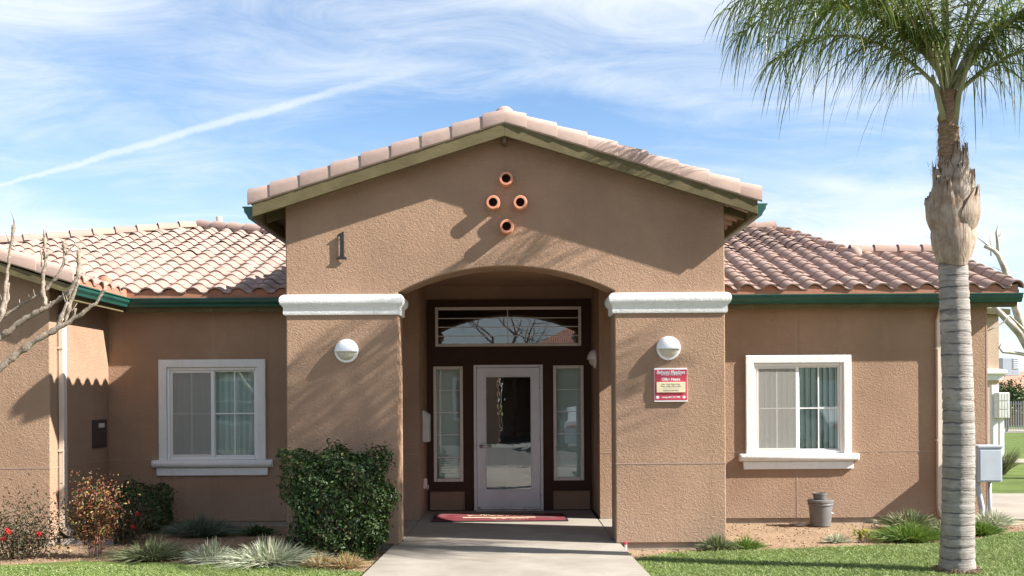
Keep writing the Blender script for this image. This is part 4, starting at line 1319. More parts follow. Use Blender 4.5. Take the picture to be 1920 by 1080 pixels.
c = [(u, ZE + z) for u, z in closure(XR0 + 0.01, 6.53, 0, XR0 + 0.03)]
MB().prism(c, 'y', YE + 0.004, YE + 0.017).build('eave_closure', M['terracotta'], bld)
c = [(u, ZE + z) for u, z in closure(-4.96, XL0 - 0.01, 0, XL0 - 0.02)]
MB().prism(c, 'y', YE + 0.004, YE + 0.017).build('eave_closure', M['terracotta'], bld)
c = [(u, ZE + z) for u, z in closure(ly0 + 0.1, YE + 0.04, 0, ly0 + 0.10)]
MB().prism(c, 'x', -4.968, -4.956).build('eave_closure', M['terracotta'], bld)
gprof = [(0.0, 2.795), (0.055, 2.795), (0.068, 2.825), (0.094, 2.855), (0.100, 2.893), (0.114, 2.895), (0.114, 2.908), (0.0, 2.908)]
YG = YE + 0.065
MB().sweep(gprof, [(XR0 + 0.002, YG), (6.58, YG)]).build('gutter', M['gutter'], bld)
MB().sweep(gprof, [(-5.0, ly0 + 0.06), (-5.0, YG), (XL0 - 0.002, YG)]).build('gutter', M['gutter'], bld)
MB().box(XR0 + 0.002, 6.55, YG + 0.002, YG + 0.035, 2.735, 2.90).build('fascia', M['olive'], bld)
MB().box(-4.999, XL0 - 0.002, YG + 0.002, YG + 0.035, 2.735, 2.90).build('fascia', M['olive'], bld)
MB().box(-5.035, -5.002, ly0 + 0.05, YG + 0.034, 2.735, 2.90).build('fascia', M['olive'], bld)
MB().box(XR0 + 0.002, 6.54, YG + 0.036, YW - 0.002, 2.75, 2.77).build('soffit', M['soffit'], bld)
MB().box(-4.998, XL0 - 0.002, YG + 0.036, YW - 0.002, 2.75, 2.77).build('soffit', M['soffit'], bld)
MB().add([(6.53, y, zf(y) - d) for y in (YE + 0.10, YLR) for d in (0.05, 0.19)] + [(6.56, y, zf(y) - d) for y in (YE + 0.10, YLR) for d in (0.05, 0.19)],
         [(0, 1, 3, 2), (4, 6, 7, 5), (0, 4, 5, 1), (2, 3, 7, 6), (0, 2, 6, 4), (1, 5, 7, 3)]).build('barge_board', M['olive'], bld)

# ---- capitals on the piers
cp = [(-0.03, 2.508), (0.020, 2.508), (0.028, 2.530), (0.026, 2.585), (0.036, 2.602), (0.054, 2.622), (0.064, 2.655), (0.062, 2.69), (0.048, 2.715), (0.02, 2.730), (-0.03, 2.732)]
for x0_, x1_, xi in ((XL0, XL1, XL0 + PD), (XR1, XR0, XR0 - PD)):
    if x0_ == XL0: path = [(XL0, 1.2), (XL0, 0.0), (XL1, 0.0), (XL1, PD), (xi, PD), (xi, 1.2)]
    else: path = [(xi, 1.2), (xi, PD), (XR1, PD), (XR1, 0.0), (XR0, 0.0), (XR0, 1.2)]
    MB().sweep(cp, path).build('capital', M['white_trim'], bld, auto=40)

# ---- clay vent pipes in the gable
for px, py in ((949, 335), (924.5, 379.5), (975.5, 379.5), (950, 424.5)):
    c = U(px, py, CAM_D - 0.10)
    p = MB().lathe([(0.048, 0.0), (0.070, 0.0), (0.075, 0.006), (0.075, 0.115), (0.0755, 0.125)], (c.x, -0.117, c.z), 24, 'y', False, False)
    o = p.build('clay_pipe', M['terracotta_pipe'], bld, auto=40)
    MB().lathe([(0.048, 0.0), (0.047, 0.10), (0.0005, 0.102)], (c.x, -0.1168, c.z), 20, 'y', False, False).build('bore', M['pipe_inside'], o, smooth=True)

# ---- downspouts
def downspout(x, y, z1, nx, ny, kick):
    mb = MB()
    hw, dp = 0.052, 0.062
    # (nx,ny) = outward normal from wall
    def ring(c, tilt=0):
        sx, sy = -ny, nx
        return [(c[0] + sx * a + nx * b, c[1] + sy * a + ny * b, c[2]) for a, b in ((-hw, 0.006), (-hw, 0.006 + dp), (hw, 0.006 + dp), (hw, 0.006))]
    rs = [ring((x + nx * 0.16, y + ny * 0.16, z1)), ring((x + nx * 0.12, y + ny * 0.12, z1 - 0.06)), ring((x, y, z1 - 0.22)), ring((x, y, 0.16))]
    mb.rings(rs)
    o = mb.build('downspout', M['downspout'], bld, bevel=0.008)
    # curved shoe turning away from the wall
    rs = []
    for k in range(7):
        a = R(78) * k / 6
        R0 = 0.16
        off = R0 * (1 - math.cos(a)); zz = 0.16 - R0 * math.sin(a)
        ring_ = []
        for aa, bb in ((-hw, 0.0), (-hw, dp), (hw, dp), (hw, 0.0)):
            d = 0.006 + bb
            ox = off + d * math.cos(a); oz = zz + d * math.sin(a)
            kx, ky = kick
            sx, sy = (-ny, nx) if (kx, ky) == (nx, ny) else (nx, ny)
            if (kx, ky) == (nx, ny): ring_.append((x + nx * ox + sx * aa, y + ny * ox + sy * aa, oz))
            else: ring_.append((x + nx * (0.006 + bb) + kx * (off + aa * math.cos(a)), y + ny * (0.006 + bb) + ky * (off + aa * math.cos(a)), zz + aa * math.sin(a)))
        rs.append(ring_)
    MB().rings(rs).build('shoe', M['downspout'], o, bevel=0.005)
    for zz in (1.0, 2.2):
        MB().box(x - 0.06 * abs(ny) + (0.0 if nx == 0 else 0), x + 0.06 * abs(ny) + nx * 0.067, y - 0.06 * abs(nx) + (ny * 0.067 if ny < 0 else 0), y + 0.06 * abs(nx) + 0.001, zz, zz + 0.022).build('strap', M['downspout'], o)
    return o


downspout(XLW, 0.86, 2.80, 1, 0, (1, 0))
downspout(U(1764, 700, DW - 0.05).x, YW, 2.80, 0, -1, (0, -1))

# ================================================================ FIXTURES ON THE WALLS
def wall_lamp(c, normal, label):
    t = thing('wall_lamp', label, 'lamp', c, 'round half-hooded wall lamps')
    r = 0.128
    nx, ny = normal

    def P(a, b, d):      # a sideways, b up, d outwards
        return (c[0] + (-ny) * -a + nx * d, c[1] + nx * -a + ny * d, c[2] + b)
    def shell(a0, a1, rad, depth, n=18, m=7):
        rs = []
        for k in range(m + 1):
            ph = math.pi / 2 * k / m
            rr_, dd = rad * math.cos(ph) + 0.0004, depth * math.sin(ph) + 0.018
            rs.append([P(rr_ * math.cos(a0 + (a1 - a0) * i / n), rr_ * math.sin(a0 + (a1 - a0) * i / n), dd) for i in range(n + 1)])
        mb = MB().rings(rs, False, False, closed=False)
        return mb
    MB().rings([[P(rr_ * math.cos(2 * math.pi * i / 28), rr_ * math.sin(2 * math.pi * i / 28), d) for i in range(28)] for rr_, d in ((r, 0.0), (r + 0.002, 0.004), (r + 0.002, 0.02), (r - 0.006, 0.028), (r - 0.02, 0.028))]).build('base_ring', M['lamp_white'], t, auto=40)
    shell(0, math.pi, r - 0.002, 0.098).build('hood', M['lamp_white'], t, smooth=True)
    shell(math.pi, 2 * math.pi, r - 0.022, 0.080).build('glass', M['lamp_glass'], t, smooth=True)
    # lip of the hood
    MB().rings([[P(-(r + 0.004) + 2 * (r + 0.004) * i / 16, b, 0.018 + 0.100 * math.sqrt(max(0, 1 - (2 * i / 16 - 1) ** 2)) + e) for i in range(17)] for b, e in ((-0.008, 0), (-0.008, 0.004), (0.006, 0.004), (0.006, 0.0))], False, False, closed=False).build('hood_lip', M['lamp_white'], t)
    return t


wall_lamp(tuple(U(650, 658, CAM_D)), (0, -1), 'white half-hooded round lamp on left pier above the hedge')
wall_lamp(tuple(U(1253, 653, CAM_D)), (0, -1), 'white half-hooded round lamp on right pier above the red sign')
ca = U(1114, 673, CAM_D + 2.95)
wall_lamp((XA1, ca.y, ca.z), (-1, 0), 'white half-hooded round lamp inside the porch beside the door')

# house number
nz0, nz1 = U(640, 487, CAM_D).z, U(640, 435, CAM_D).z
nx = U(641, 460, CAM_D).x
hN = nz1 - nz0
shape = [(-0.060, 0), (0.062, 0), (0.062, 0.018), (0.034, 0.028), (0.030, 0.05), (0.030, hN), (0.018, hN), (-0.052, hN - 0.040), (-0.050, hN - 0.056), (-0.018, hN - 0.050), (-0.016, 0.05), (-0.022, 0.028), (-0.060, 0.018)]
num = MB().prism([(nx + a * 0.92, nz0 + b) for a, b in shape], 'y', -0.036, -0.018).build('house_number', M['black_iron'], None, bevel=0.003)
tag(num, 'black metal number 1 on the stucco under the left gable slope', 'number')
MB().lathe([(0.005, 0.0), (0.005, 0.02)], (nx + 0.005, -0.0185, nz0 + 0.06), 6, 'y').build('standoff', M['black_iron'], num)
MB().lathe([(0.005, 0.0), (0.005, 0.02)], (nx + 0.005, -0.0185, nz1 - 0.06), 6, 'y').build('standoff', M['black_iron'], num)

# office sign
sA, sB = U(1226, 690.5, CAM_D), U(1288, 753, CAM_D)
sw, sh = sB.x - sA.x, sA.z - sB.z
sx, szc = (sA.x + sB.x) / 2, (sA.z + sB.z) / 2
sign = thing('office_sign', 'red and white office hours sign on right pier below the lamp', 'sign', (sx, 0, sB.z))
MB().cbox(sA.x, sB.x, -0.028, -0.001, sB.z, sA.z, 0.002).build('board', M['ink_white'], sign)
MB().box(sA.x + 0.002, sB.x - 0.002, -0.0300, -0.0282, sB.z + 0.016, sA.z - 0.016).build('red_face', M['sign_red'], sign)
MB().cbox(sx - sw * 0.435, sx + sw * 0.435, -0.042, -0.0302, szc - sh * 0.225, szc + sh * 0.085, 0.002).build('hours_plate', M['sign_cream'], sign)


def text(body, x, z, size, mat, parent, y, shear=0.0, offset=0.0, spacing=1.0, name='lettering', width=None):
    cu = bpy.data.curves.new(name, 'FONT')
    cu.body = body; cu.size = size; cu.align_x = 'CENTER'; cu.align_y = 'CENTER'
    cu.shear = shear; cu.offset = offset; cu.space_character = spacing; cu.extrude = 0.0004
    cu.materials.append(mat)
    o = link(name, cu, parent)
    o.matrix_basis = Matrix.Translation((x, y, z)) @ Matrix.Rotation(R(90), 4, 'X')
    bpy.context.view_layer.update()
    k = width / max(1e-4, o.dimensions.x) if width else 1.0
    me = bpy.data.meshes.new_from_object(o.evaluated_get(bpy.context.evaluated_depsgraph_get()))
    mb_ = o.matrix_basis @ Matrix.Diagonal((k, 1, 1, 1))
    bpy.data.objects.remove(o); bpy.data.curves.remove(cu)
    o = link(name, me, parent); o.matrix_basis = mb_
    return o


Wt, Gt = M['ink_white'], M['ink_grey']
text('Belmont Meadows', sx, szc + sh * 0.375, 0.056, Wt, sign, -0.0310, 0.28, 0.0012, width=sw * 0.87)
text('APARTMENTS', sx + 0.005, szc + sh * 0.30, 0.020, Wt, sign, -0.0310, 0.1, 0.0006, 1.5, width=sw * 0.62)
text('Office Hours', sx, szc + sh * 0.165, 0.042, Wt, sign, -0.0310, 0, 0.0014, width=sw * 0.56)
text('Mon - Wed, 10am to 4pm', sx, szc + sh * 0.025, 0.021, Gt, sign, -0.0430, 0, 0, width=sw * 0.56)
text('Thurs - Friday, 10am to 4pm', sx, szc - sh * 0.035, 0.021, Gt, sign, -0.0430, 0, 0, width=sw * 0.60)
text('Closed for Lunch Hour', sx, szc - sh * 0.165, 0.021, Gt, sign, -0.0430, 0, 0, width=sw * 0.48)
MB().box(sx - sw * 0.24, sx + sw * 0.24, -0.0428, -0.0421, szc - sh * 0.095, szc - sh * 0.088).build('rule', M['ink_grey'], sign)
text('Leasing: (661) 721-7800', sx, szc - sh * 0.365, 0.024, Wt, sign, -0.0310, 0, 0.0006, width=sw * 0.56)
MB().box(sx - sw * 0.44, sx - sw * 0.36, -0.0309, -0.0302, szc - sh * 0.405, szc - sh * 0.325).build('emblem', M['ink_white'], sign)
MB().prism([(sx + sw * 0.40 + 0.016 * math.cos(a), szc - sh * 0.365 + 0.015 * math.sin(a)) for a in [2 * math.pi * i / 14 for i in range(14)]], 'y', -0.0309, -0.0302).build('emblem', M['ink_white'], sign)

# mailbox on the left alcove wall
mA = U(787, 769, CAM_D + 3.02); mB = U(801, 828, CAM_D + 3.02)
my = 3.02
mbx = thing('mailbox', 'white metal letter box on the alcove wall left of the door', 'mailbox', (XA0, my, mB.z))
prof = [(0.0, mB.z), (0.085, mB.z), (0.085, mA.z - 0.075), (0.012, mA.z), (0.0, mA.z)]
MB().prism([(XA0 + 0.001 + a, z) for a, z in prof], 'y', my - 0.17, my + 0.17).build('body', M['mail_white'], mbx, bevel=0.004)
MB().add([(XA0 + 0.088 - 0.0, my - 0.172, mA.z - 0.072), (XA0 + 0.012, my - 0.172, mA.z + 0.004), (XA0 + 0.012, my + 0.172, mA.z + 0.004), (XA0 + 0.088, my + 0.172, mA.z - 0.072)], [(0, 1, 2, 3)]).build('lid', M['mail_white'], mbx)
# outlet box low on the same wall
oz = U(797, 907, CAM_D + 2.9).z
ob = thing('outlet_box', 'small grey weatherproof outlet box low on the alcove wall', 'outlet', (XA0, 2.95, oz - 0.08))
MB().cbox(XA0 + 0.001, XA0 + 0.05, 2.90, 3.02, oz - 0.07, oz + 0.07, 0.008).build('body', M['frame_paint'], ob)
MB().cbox(XA0 + 0.051, XA0 + 0.075, 2.93, 2.99, oz - 0.085, oz - 0.02, 0.006).build('cover', M['metal'], ob)

# meter panel recessed in the left return wall
pz1, pz0 = U(176, 787, CAM_D + 2.05).z, U(176, 839, CAM_D + 2.05).z
mp = thing('meter_panel', 'dark brown metal access panel with white tag on the left return wall', 'panel', (XLW, 2.0, pz0))
ya, yb = 1.80, 2.24
MB().cbox(XLW + 0.001, XLW + 0.022, ya, yb, pz0, pz1, 0.003).build('frame', M['bronze'], mp)
MB().cbox(XLW + 0.0221, XLW + 0.030, ya + 0.04, yb - 0.05, pz0 + 0.025, pz1 - 0.03, 0.002).build('cover', M['bronze'], mp)
MB().box(XLW + 0.0302, XLW + 0.0312, ya + 0.15, yb - 0.10, pz1 - 0.10, pz1 - 0.045).build('tag', M['mail_white'], mp)

# doormat
mx0, mx1 = G(820, 963, 0).x, G(1060, 970, 0).x
m0, m1 = 2.10, 2.98
rug = thing('doormat', 'worn burgundy doormat with pale lettering in front of the glass door', 'mat', ((mx0 + mx1) / 2, m0, 0))
mx0, mx1 = -1.06, 0.72
MB().cbox(mx0, mx1, m0, m1, 0.001, 0.012, 0.004).build('border', M['black_iron'], rug)
MB().cbox(mx0 + 0.03, mx1 - 0.03, m0 + 0.02, m1 - 0.02, 0.0125, 0.017, 0.002).build('pile', M['mat_red'], rug)
MB().cbox(mx0 + 0.40, mx1 - 0.42, m0 + 0.34, m0 + 0.40, 0.0172, 0.019, 0.0005).build('printed_bar', M['sign_cream'], rug)
# faded script: looping strokes
def script(x0, x1, y, h, n, seed):
    rnd = random.Random(seed); pts = []
    for i in range(n * 12 + 1):
        t = i / (n * 12); a = t * n * 2 * math.pi
        k = 0.55 + 0.45 * math.sin(int(t * n) * 2.3 + seed)
        pts.append((x0 + (x1 - x0) * t + 0.022 * math.sin(a) * k, y + h * .5 * math.cos(a) * k))
    mb = MB()
    for (xa, ya_), (xb, yb_) in zip(pts, pts[1:]):
        d = Vector((xb - xa, yb_ - ya_)); 
        if d.length < 1e-5: continue
        nn = Vector((-d.y, d.x)).normalized() * 0.010
        z = 0.0182
        mb.add([(xa + nn.x, ya_ + nn.y, z), (xa - nn.x, ya_ - nn.y, z), (xb - nn.x, yb_ - nn.y, z), (xb + nn.x, yb_ + nn.y, z)], [(0, 1, 2, 3)])
    return mb


script(-0.62, 0.28, m0 + 0.60, 0.22, 9, 3).build('printed_script', M['sign_cream'], rug)
script(-0.30, 0.20, m0 + 0.24, 0.07, 12, 5).build('printed_script', M['sign_cream'], rug)

# ================================================================ THINGS IN THE BEDS
# splash block under the left downspout
b0 = G(107, 1021, Z_SOIL)
sb = MB().prism([(-0.16, 0), (-0.14, 0.065), (-0.11, 0.065), (-0.09, 0.035), (0.09, 0.035), (0.11, 0.065), (0.14, 0.065), (0.16, 0)], 'x', 0, 0.62).build('splash_block', M['concrete'])
sb.location = (XLW + 0.06, 0.86, Z_SOIL); tag(sb, 'grey concrete splash block under the left downspout', 'splash block')

# bucket with a smaller pot on its lid
bb = G(1541, 988, Z_SOIL); bx, by = bb.x, 2.02
bk = thing('bucket', 'grey lidded plastic bucket with wire handle against the right wall', 'bucket', (bx, by, Z_SOIL))
zb0 = Z_SOIL + 0.004
MB().lathe([(0.118, 0.0), (0.128, 0.01), (0.150, 0.29), (0.150, 0.30)], (bx, by, zb0), 28).build('pail', M['bucket'], bk, auto=40)
MB().lathe([(0.152, 0.27), (0.160, 0.275), (0.160, 0.295), (0.156, 0.30)], (bx, by, zb0), 28).build('rib', M['bucket'], bk, auto=40)
MB().lathe([(0.160, 0.303), (0.165, 0.306), (0.165, 0.335), (0.158, 0.342), (0.10, 0.340)], (bx, by, zb0), 28).build('lid', M['bucket'], bk, auto=40)
h0, h1 = Vector((bx - 0.08, by - 0.135, zb0 + 0.29)), Vector((bx + 0.155, by - 0.04, zb0 + 0.165))
mid = (h0 + h1) / 2 + Vector((0.02, -0.06, -0.035))
MB().tube([h0.lerp(mid, t).lerp(mid.lerp(h1, t), t) for t in [i / 10 for i in range(11)]], 0.0045, 6).build('handle', M['ink_white'], bk, smooth=True)
pot = MB().lathe([(0.074, 0.0), (0.078, 0.01), (0.088, 0.062), (0.092, 0.064), (0.092, 0.082), (0.084, 0.082), (0.080, 0.05)], (bx - 0.01, by, zb0 + 0.344), 22).build('small_pot', M['bucket'], None, auto=40)
tag(pot, 'small dark plastic pot standing on the bucket lid', 'pot')

# grey pedestal cabinet at the right corner
cA, cB = U(1829, 836, CAM_D + 2.05), U(1874, 903, CAM_D + 2.05)
cab = thing('utility_cabinet', 'light grey metal utility box on a conduit beside the palm trunk', 'utility box', (cA.x + 0.1, 2.1, Z_SOIL))
MB().cbox(cA.x, cB.x, 1.97, 2.26, cB.z, cA.z - 0.02, 0.006).build('box', M['cabinet'], cab)
MB().cbox(cA.x - 0.008, cB.x + 0.008, 1.955, 2.265, cA.z - 0.022, cA.z + 0.008, 0.006).build('lid', M['cabinet'], cab)
MB().cbox(cA.x + 0.02, cB.x - 0.015, 1.960, 1.9695, cB.z + 0.02, cA.z - 0.05, 0.004).build('door', M['cabinet'], cab)
MB().tube([(cA.x + 0.05, 2.12, cB.z + 0.01), (cA.x + 0.055, 2.12, cB.z - 0.08), (cA.x + 0.11, 2.12, cB.z - 0.35), (cA.x + 0.11, 2.12, Z_SOIL - 0.05)], 0.036, 12).build('conduit', M['cabinet'], cab, smooth=True)
MB().tube([(cB.x - 0.06, 2.2, cB.z + 0.01), (cB.x - 0.06, 2.2, Z_SOIL - 0.05)], 0.025, 10).build('conduit', M['cabinet'], cab, smooth=True)


def pipe_stub(px, py, h, r, label, cap):
    p = G(px, py, Z_SOIL)
    t = thing('pipe_stub', label, 'pipe', (p.x, p.y, Z_SOIL))
    MB().lathe([(r, -0.05), (r, h)], (p.x, p.y, Z_SOIL), 12).build('riser', M['pvc'], t, auto=40)
    MB().lathe([(r * 1.15, h * 0.75), (r * 1.15, h + 0.005), (r * 0.6, h + 0.012)], (p.x, p.y, Z_SOIL), 12).build('cap', cap, t, auto=40)


pipe_stub(1173, 1032, 0.085, 0.016, 'short sprinkler riser with red cap at the right pier foot', M['sign_red'])
pipe_stub(1641, 987, 0.075, 0.022, 'short pale pipe stub in the soil beside the grass mound', M['pvc'])

# stones lying at the foot of the right wall
for k, (px, py, s) in enumerate(((1500, 986, 0.10), (1517, 984, 0.07), (1486, 984, 0.05))):
    p = G(px, py, Z_SOIL)
    rs = []
    rnd = random.Random(k)
    for j in range(5):
        ph = math.pi * j / 4; rr_ = s * math.sin(ph) * 0.8 + 0.001
        rs.append([(p.x + rr_ * math.cos(2 * math.pi * i / 9) * rnd.uniform(.8, 1.35), p.y - 0.03 + rr_ * math.sin(2 * math.pi * i / 9) * rnd.uniform(.7, 1.1), Z_SOIL + 0.012 - s * 0.34 * math.cos(ph)) for i in range(9)])
    o = MB().rings(rs).build('stone', M['mortar'], None, auto=60)
    tag(o, ('largest pale stone lying left of the bucket', 'pale stone touching the bucket foot', 'smallest pale stone at the wall left of the bucket')[k], 'stone', 'stones by the bucket')

# ================================================================ LAWNS
lawn_r = [G(*p, Z_LAWN) for p in ((1182, 1049), (1250, 1041), (1338, 1036), (1443, 1031), (1600, 1025), (1768, 1019), (1834, 1011), (1920, 995))]
lawn_l = [G(*p, Z_LAWN) for p in ((697, 1074), (557, 1066.5), (417, 1060.5), (320, 1054.5), (220, 1053), (155, 1051.5), (70, 1056), (0, 1060))]


def lawn(name, edge, far_x, near_y, label):
    pts = [(p.x, p.y) for p in edge]
    ex = pts[-1]
    if far_x > 0: pts = [(1.30, near_y)] + [(1.25, -1.72)] + pts[0:] + [(far_x, ex[1] + 0.35), (far_x, near_y)]
    else: pts = [(-1.45, near_y)] + [(-1.40, -1.92)] + pts[0:] + [(far_x, ex[1]), (far_x, near_y)]
    me = bpy.data.meshes.new(name)
    me.from_pydata([(x, y, Z_LAWN) for x, y in pts], [], [tuple(range(len(pts)))]); me.update(); fix_up(me)
    me.materials.append(M['turf'])
    o = link(name, me); o['kind'] = 'structure'
    return pts


def inside(P, poly):
    x, y = P[:, 0], P[:, 1]; r = np.zeros(len(P), bool)
    j = len(poly) - 1
    for i in range(len(poly)):
        xi, yi = poly[i]; xj, yj = poly[j]
        c = ((yi > y) != (yj > y)) & (x < (xj - xi) * (y - yi) / (yj - yi + 1e-12) + xi)
        r ^= c; j = i
    return r


def grass_blades(name, poly, box, n, label, hmean=0.036):
    x0, x1, y0, y1 = box
    P = np.stack([RNG.uniform(x0, x1, n), RNG.uniform(y0, y1, n), np.full(n, Z_LAWN)], 1)
    keep = inside(P + np.concatenate([RNG.normal(size=(n, 2)) * 0.02, np.zeros((n, 1))], 1), poly)
    P = P[keep]; n = len(P)
    h = hmean * (0.6 + 0.8 * RNG.random(n)) * (0.8 + 0.3 * np.sin(P[:, 0] * 2.1 + 1) * np.sin(P[:, 1] * 3.3))
    ang = RNG.uniform(0, 2 * np.pi, n); lean = RNG.uniform(0.2, 1.0, n)
    tip = np.stack([np.cos(ang) * lean * h, np.sin(ang) * lean * h, h], 1)
    bend = np.stack([np.cos(ang) * h * .4, np.sin(ang) * h * .4, -h * .25], 1)
    V, Q, T = blades_arrays(P, tip, RNG.uniform(0.004, 0.0075, n), bend, 2)
    o = np_mesh(name, V, Q, T, M['lawn_blade'])
    tag(o, label, 'grass', kind='stuff')


pl_r = lawn('lawn', lawn_r, 9.0, -4.38, '')
pl_l = lawn('lawn', lawn_l, -9.0, -4.38, '')
grass_blades('grass', pl_r, (1.2, 6.6, -2.6, 1.2), 150000, 'short mown green grass right of the walkway around the palm')
grass_blades('grass', pl_l, (-6.2, -1.4, -2.5, -1.0), 62000, 'short mown green grass in front of the left planting bed')


# ================================================================ SHRUBS
def box_shrub(name, c, size, n, leaf, mat, label, cat, group=None, stems=True, round_=0.18, seed=1):
    """clipped shrub: leaves in a lumpy shell over an inner twig mass"""
    rng = np.random.default_rng(seed)
    t = thing(name, label, cat, (c[0], c[1], Z_SOIL), group)
    S = np.array(size) / 2
    P, Nn = [], []
    while sum(map(len, P)) < n:
        q = rng.uniform(-1, 1, (n, 3))
        # superellipsoid distance
        d = (np.abs(q) ** 9).sum(1) ** (1 / 9)
        q = q[(d < 1) & (d > 0.50)]; d = (np.abs(q) ** 9).sum(1) ** (1 / 9)
        keep = rng.random(len(q)) < (0.08 + 0.92 * ((d - 0.50) / 0.5) ** 2.0)
        q = q[keep]
        g = np.sign(q) * np.abs(q) ** 4 + rng.normal(size=q.shape) * 0.45 + np.array([0, 0, 0.25])
        P.append(q); Nn.append(g)
    P = np.concatenate(P)[:n]; Nn = np.concatenate(Nn)[:n]
    W = P * S
    lump = 0.05 * (np.sin(W[:, 0] * 9 + seed) * np.sin(W[:, 2] * 8 + 2) + np.sin(W[:, 1] * 11 + W[:, 0] * 5) + 0.8 * np.sin(W[:, 2] * 17 + W[:, 0] * 14))
    W = W * (1 + lump[:, None] / S.min() * 0.8)
    # narrower near the ground, stray shoots on the top
    k = np.clip((W[:, 2] + S[2]) / (2 * S[2]), 0, 1)
    W[:, :2] *= (0.84 + 0.18 * np.minimum(1, k * 1.6))[:, None]
    W[:, 2] += 0.03 * np.sin(W[:, 0] * 13 + seed) * np.sin(W[:, 1] * 10) * k
    C = W + np.array([c[0], c[1], Z_SOIL + size[2] / 2 + 0.04])
    stray = rng.random(n) < 0.09
    C[stray] += Nn[stray] / (np.linalg.norm(Nn[stray], axis=1, keepdims=True) + 1e-6) * rng.uniform(0.01, 0.085, (stray.sum(), 1))
    # leafy shoots poking out of the clipped surface
    sh = []
    for k_ in range(int(22 * size[0])):
        i = rng.integers(n); d_ = Nn[i] / (np.linalg.norm(Nn[i]) + 1e-6) + np.array([0, 0, .8]); d_ /= np.linalg.norm(d_)
        L_ = rng.uniform(.05, .13)
        for u_ in np.linspace(.1, 1, 6): sh.append(C[i] + d_ * L_ * u_ + rng.normal(size=3) * .012)
    C = np.concatenate([C, np.array(sh)]); Nn = np.concatenate([Nn, rng.normal(size=(len(sh), 3)) + np.array([0, -.3, .5])])
    V, T = leaf_arrays(C, Nn, leaf * rng.uniform(0.6, 1.25, len(C)), 0.55)
    np_mesh('foliage', V, None, T, mat, t)
    # inner branching
    mb = MB()
    for i in range(16):
        a = 2 * math.pi * i / 16 + rng.uniform(-.2, .2)
        e = Vector((c[0] + math.cos(a) * S[0] * .75, c[1] + math.sin(a) * S[1] * .75, Z_SOIL + size[2] * rng.uniform(.55, .9)))
        b = Vector((c[0] + math.cos(a) * .06, c[1] + math.sin(a) * .05, Z_SOIL - 0.02))
        m_ = b.lerp(e, .5) + Vector((0, 0, .08))
        mb.tube([b, m_, e], [0.014, 0.009, 0.004], 5)
    mb.build('stems', M['twig'], t)
    return t


hb = U(638, 1015, CAM_D - 0.55)
box_shrub('hedge_shrub', (hb.x, -0.50, 0), (0.98, 0.72, 1.05), 17000, 0.043, M['hedge_leaf'], 'dense dark green clipped shrub in front of the left pier', 'shrub', seed=3)
h2 = U(262, 965, CAM_D + 1.75)
box_shrub('hedge_shrub', (h2.x, 1.80, 0), (0.66, 0.55, 0.52), 5600, 0.036, M['dark_hedge_leaf'], 'small clipped dark green hedge in shade under the left window', 'shrub', seed=5)


def loose_shrub(name, base, h, w, n, leaf, mat, label, cat, seed, nst=9, crown0=0.3, flowers=None, twigmat='twig', aspect=0.45, zmax=None):
    rng = np.random.default_rng(seed)
    t = thing(name, label, cat, tuple(base))
    tips = []
    for i in range(nst):
        a = 2 * math.pi * i / nst + rng.uniform(-.4, .4); r = w * .5 * rng.uniform(0.35, 0.95)
        top = Vector(base) + Vector((math.cos(a) * r, math.sin(a) * r * .7, h * rng.uniform(0.62, 1.0)))
        b = Vector(base) + Vector((math.cos(a) * .05, math.sin(a) * .04, -0.02))
        m_ = b.lerp(top, .45) + Vector((rng.uniform(-.03, .03), 0, .04))
        MB().tube([b, m_, top], [0.011, 0.008, 0.003], 5).build('stem', M[twigmat], t)
        tips.append((b, m_, top))
    P = []
    for k in range(n):
        b, m_, top = tips[rng.integers(len(tips))]
        u = crown0 + (1 - crown0) * rng.random() ** 0.8
        p = b.lerp(m_, u * 2) if u < .5 else m_.lerp(top, u * 2 - 1)
        sp = w * 0.17 * (0.5 + u)
        P.append((p.x + rng.normal() * sp, p.y + rng.normal() * sp * .8, p.z + rng.normal() * sp * .75))
    P = np.array(P); P[:, 2] = np.maximum(P[:, 2], Z_SOIL + (0.05 if zmax is None else 0.012))
    if zmax: P[:, 2] = np.minimum(P[:, 2], Z_SOIL + zmax * rng.uniform(.3, 1, n))
    V, T = leaf_arrays(P, rng.normal(size=P.shape) + np.array([0, -.3, .6]), leaf * rng.uniform(.6, 1.3, n), aspect)
    np_mesh('foliage', V, None, T, M[mat], t)
    if flowers:
        for (dx, dy, dz, r) in flowers:
            c = np.array([base[0] + dx, base[1] + dy, base[2] + dz]); m_ = 26
            d = rng.normal(size=(m_, 3)); d /= np.linalg.norm(d, axis=1, keepdims=True)
            V, T = leaf_arrays(c + d * r * .55, d, r * 1.5, 0.9, 0.1)
            np_mesh('flower', V, None, T, M['petal_red'], t)
    return t


nb_ = G(178, 1046, Z_SOIL)
loose_shrub('nandina_shrub', (nb_.x, nb_.y, Z_SOIL), 0.86, 0.42, 2600, 0.040, 'nandina_leaf', 'upright shrub with red, bronze and yellow leaves by the left downspout', 'shrub', 11, 11, 0.28)
rb = G(255, 1012, Z_SOIL)
loose_shrub('rose_bush', (rb.x, 0.75, Z_SOIL), 0.50, 0.62, 2000, 0.036, 'rose_leaf', 'shaded rose bush with red blooms behind the bronze shrub', 'rose bush', 12, 9, 0.2,
            [(0.20, -.12, .36, .030), (0.155, -.15, .22, .028), (-.22, -.1, .33, .028), (-.30, -.12, .25, .024)])
rb = G(25, 1050, Z_SOIL)
loose_shrub('rose_bush', (rb.x, rb.y + 0.1, Z_SOIL), 0.52, 0.85, 3000, 0.036, 'rose_leaf', 'sunlit rose bush with red blooms at the far left wall', 'rose bush', 13, 10, 0.15,
            [(0.0, -.2, .30, .036), (-0.05, -.22, .235, .030), (0.27, -.1, .27, .032), (-.02, -.21, .325, .026)])


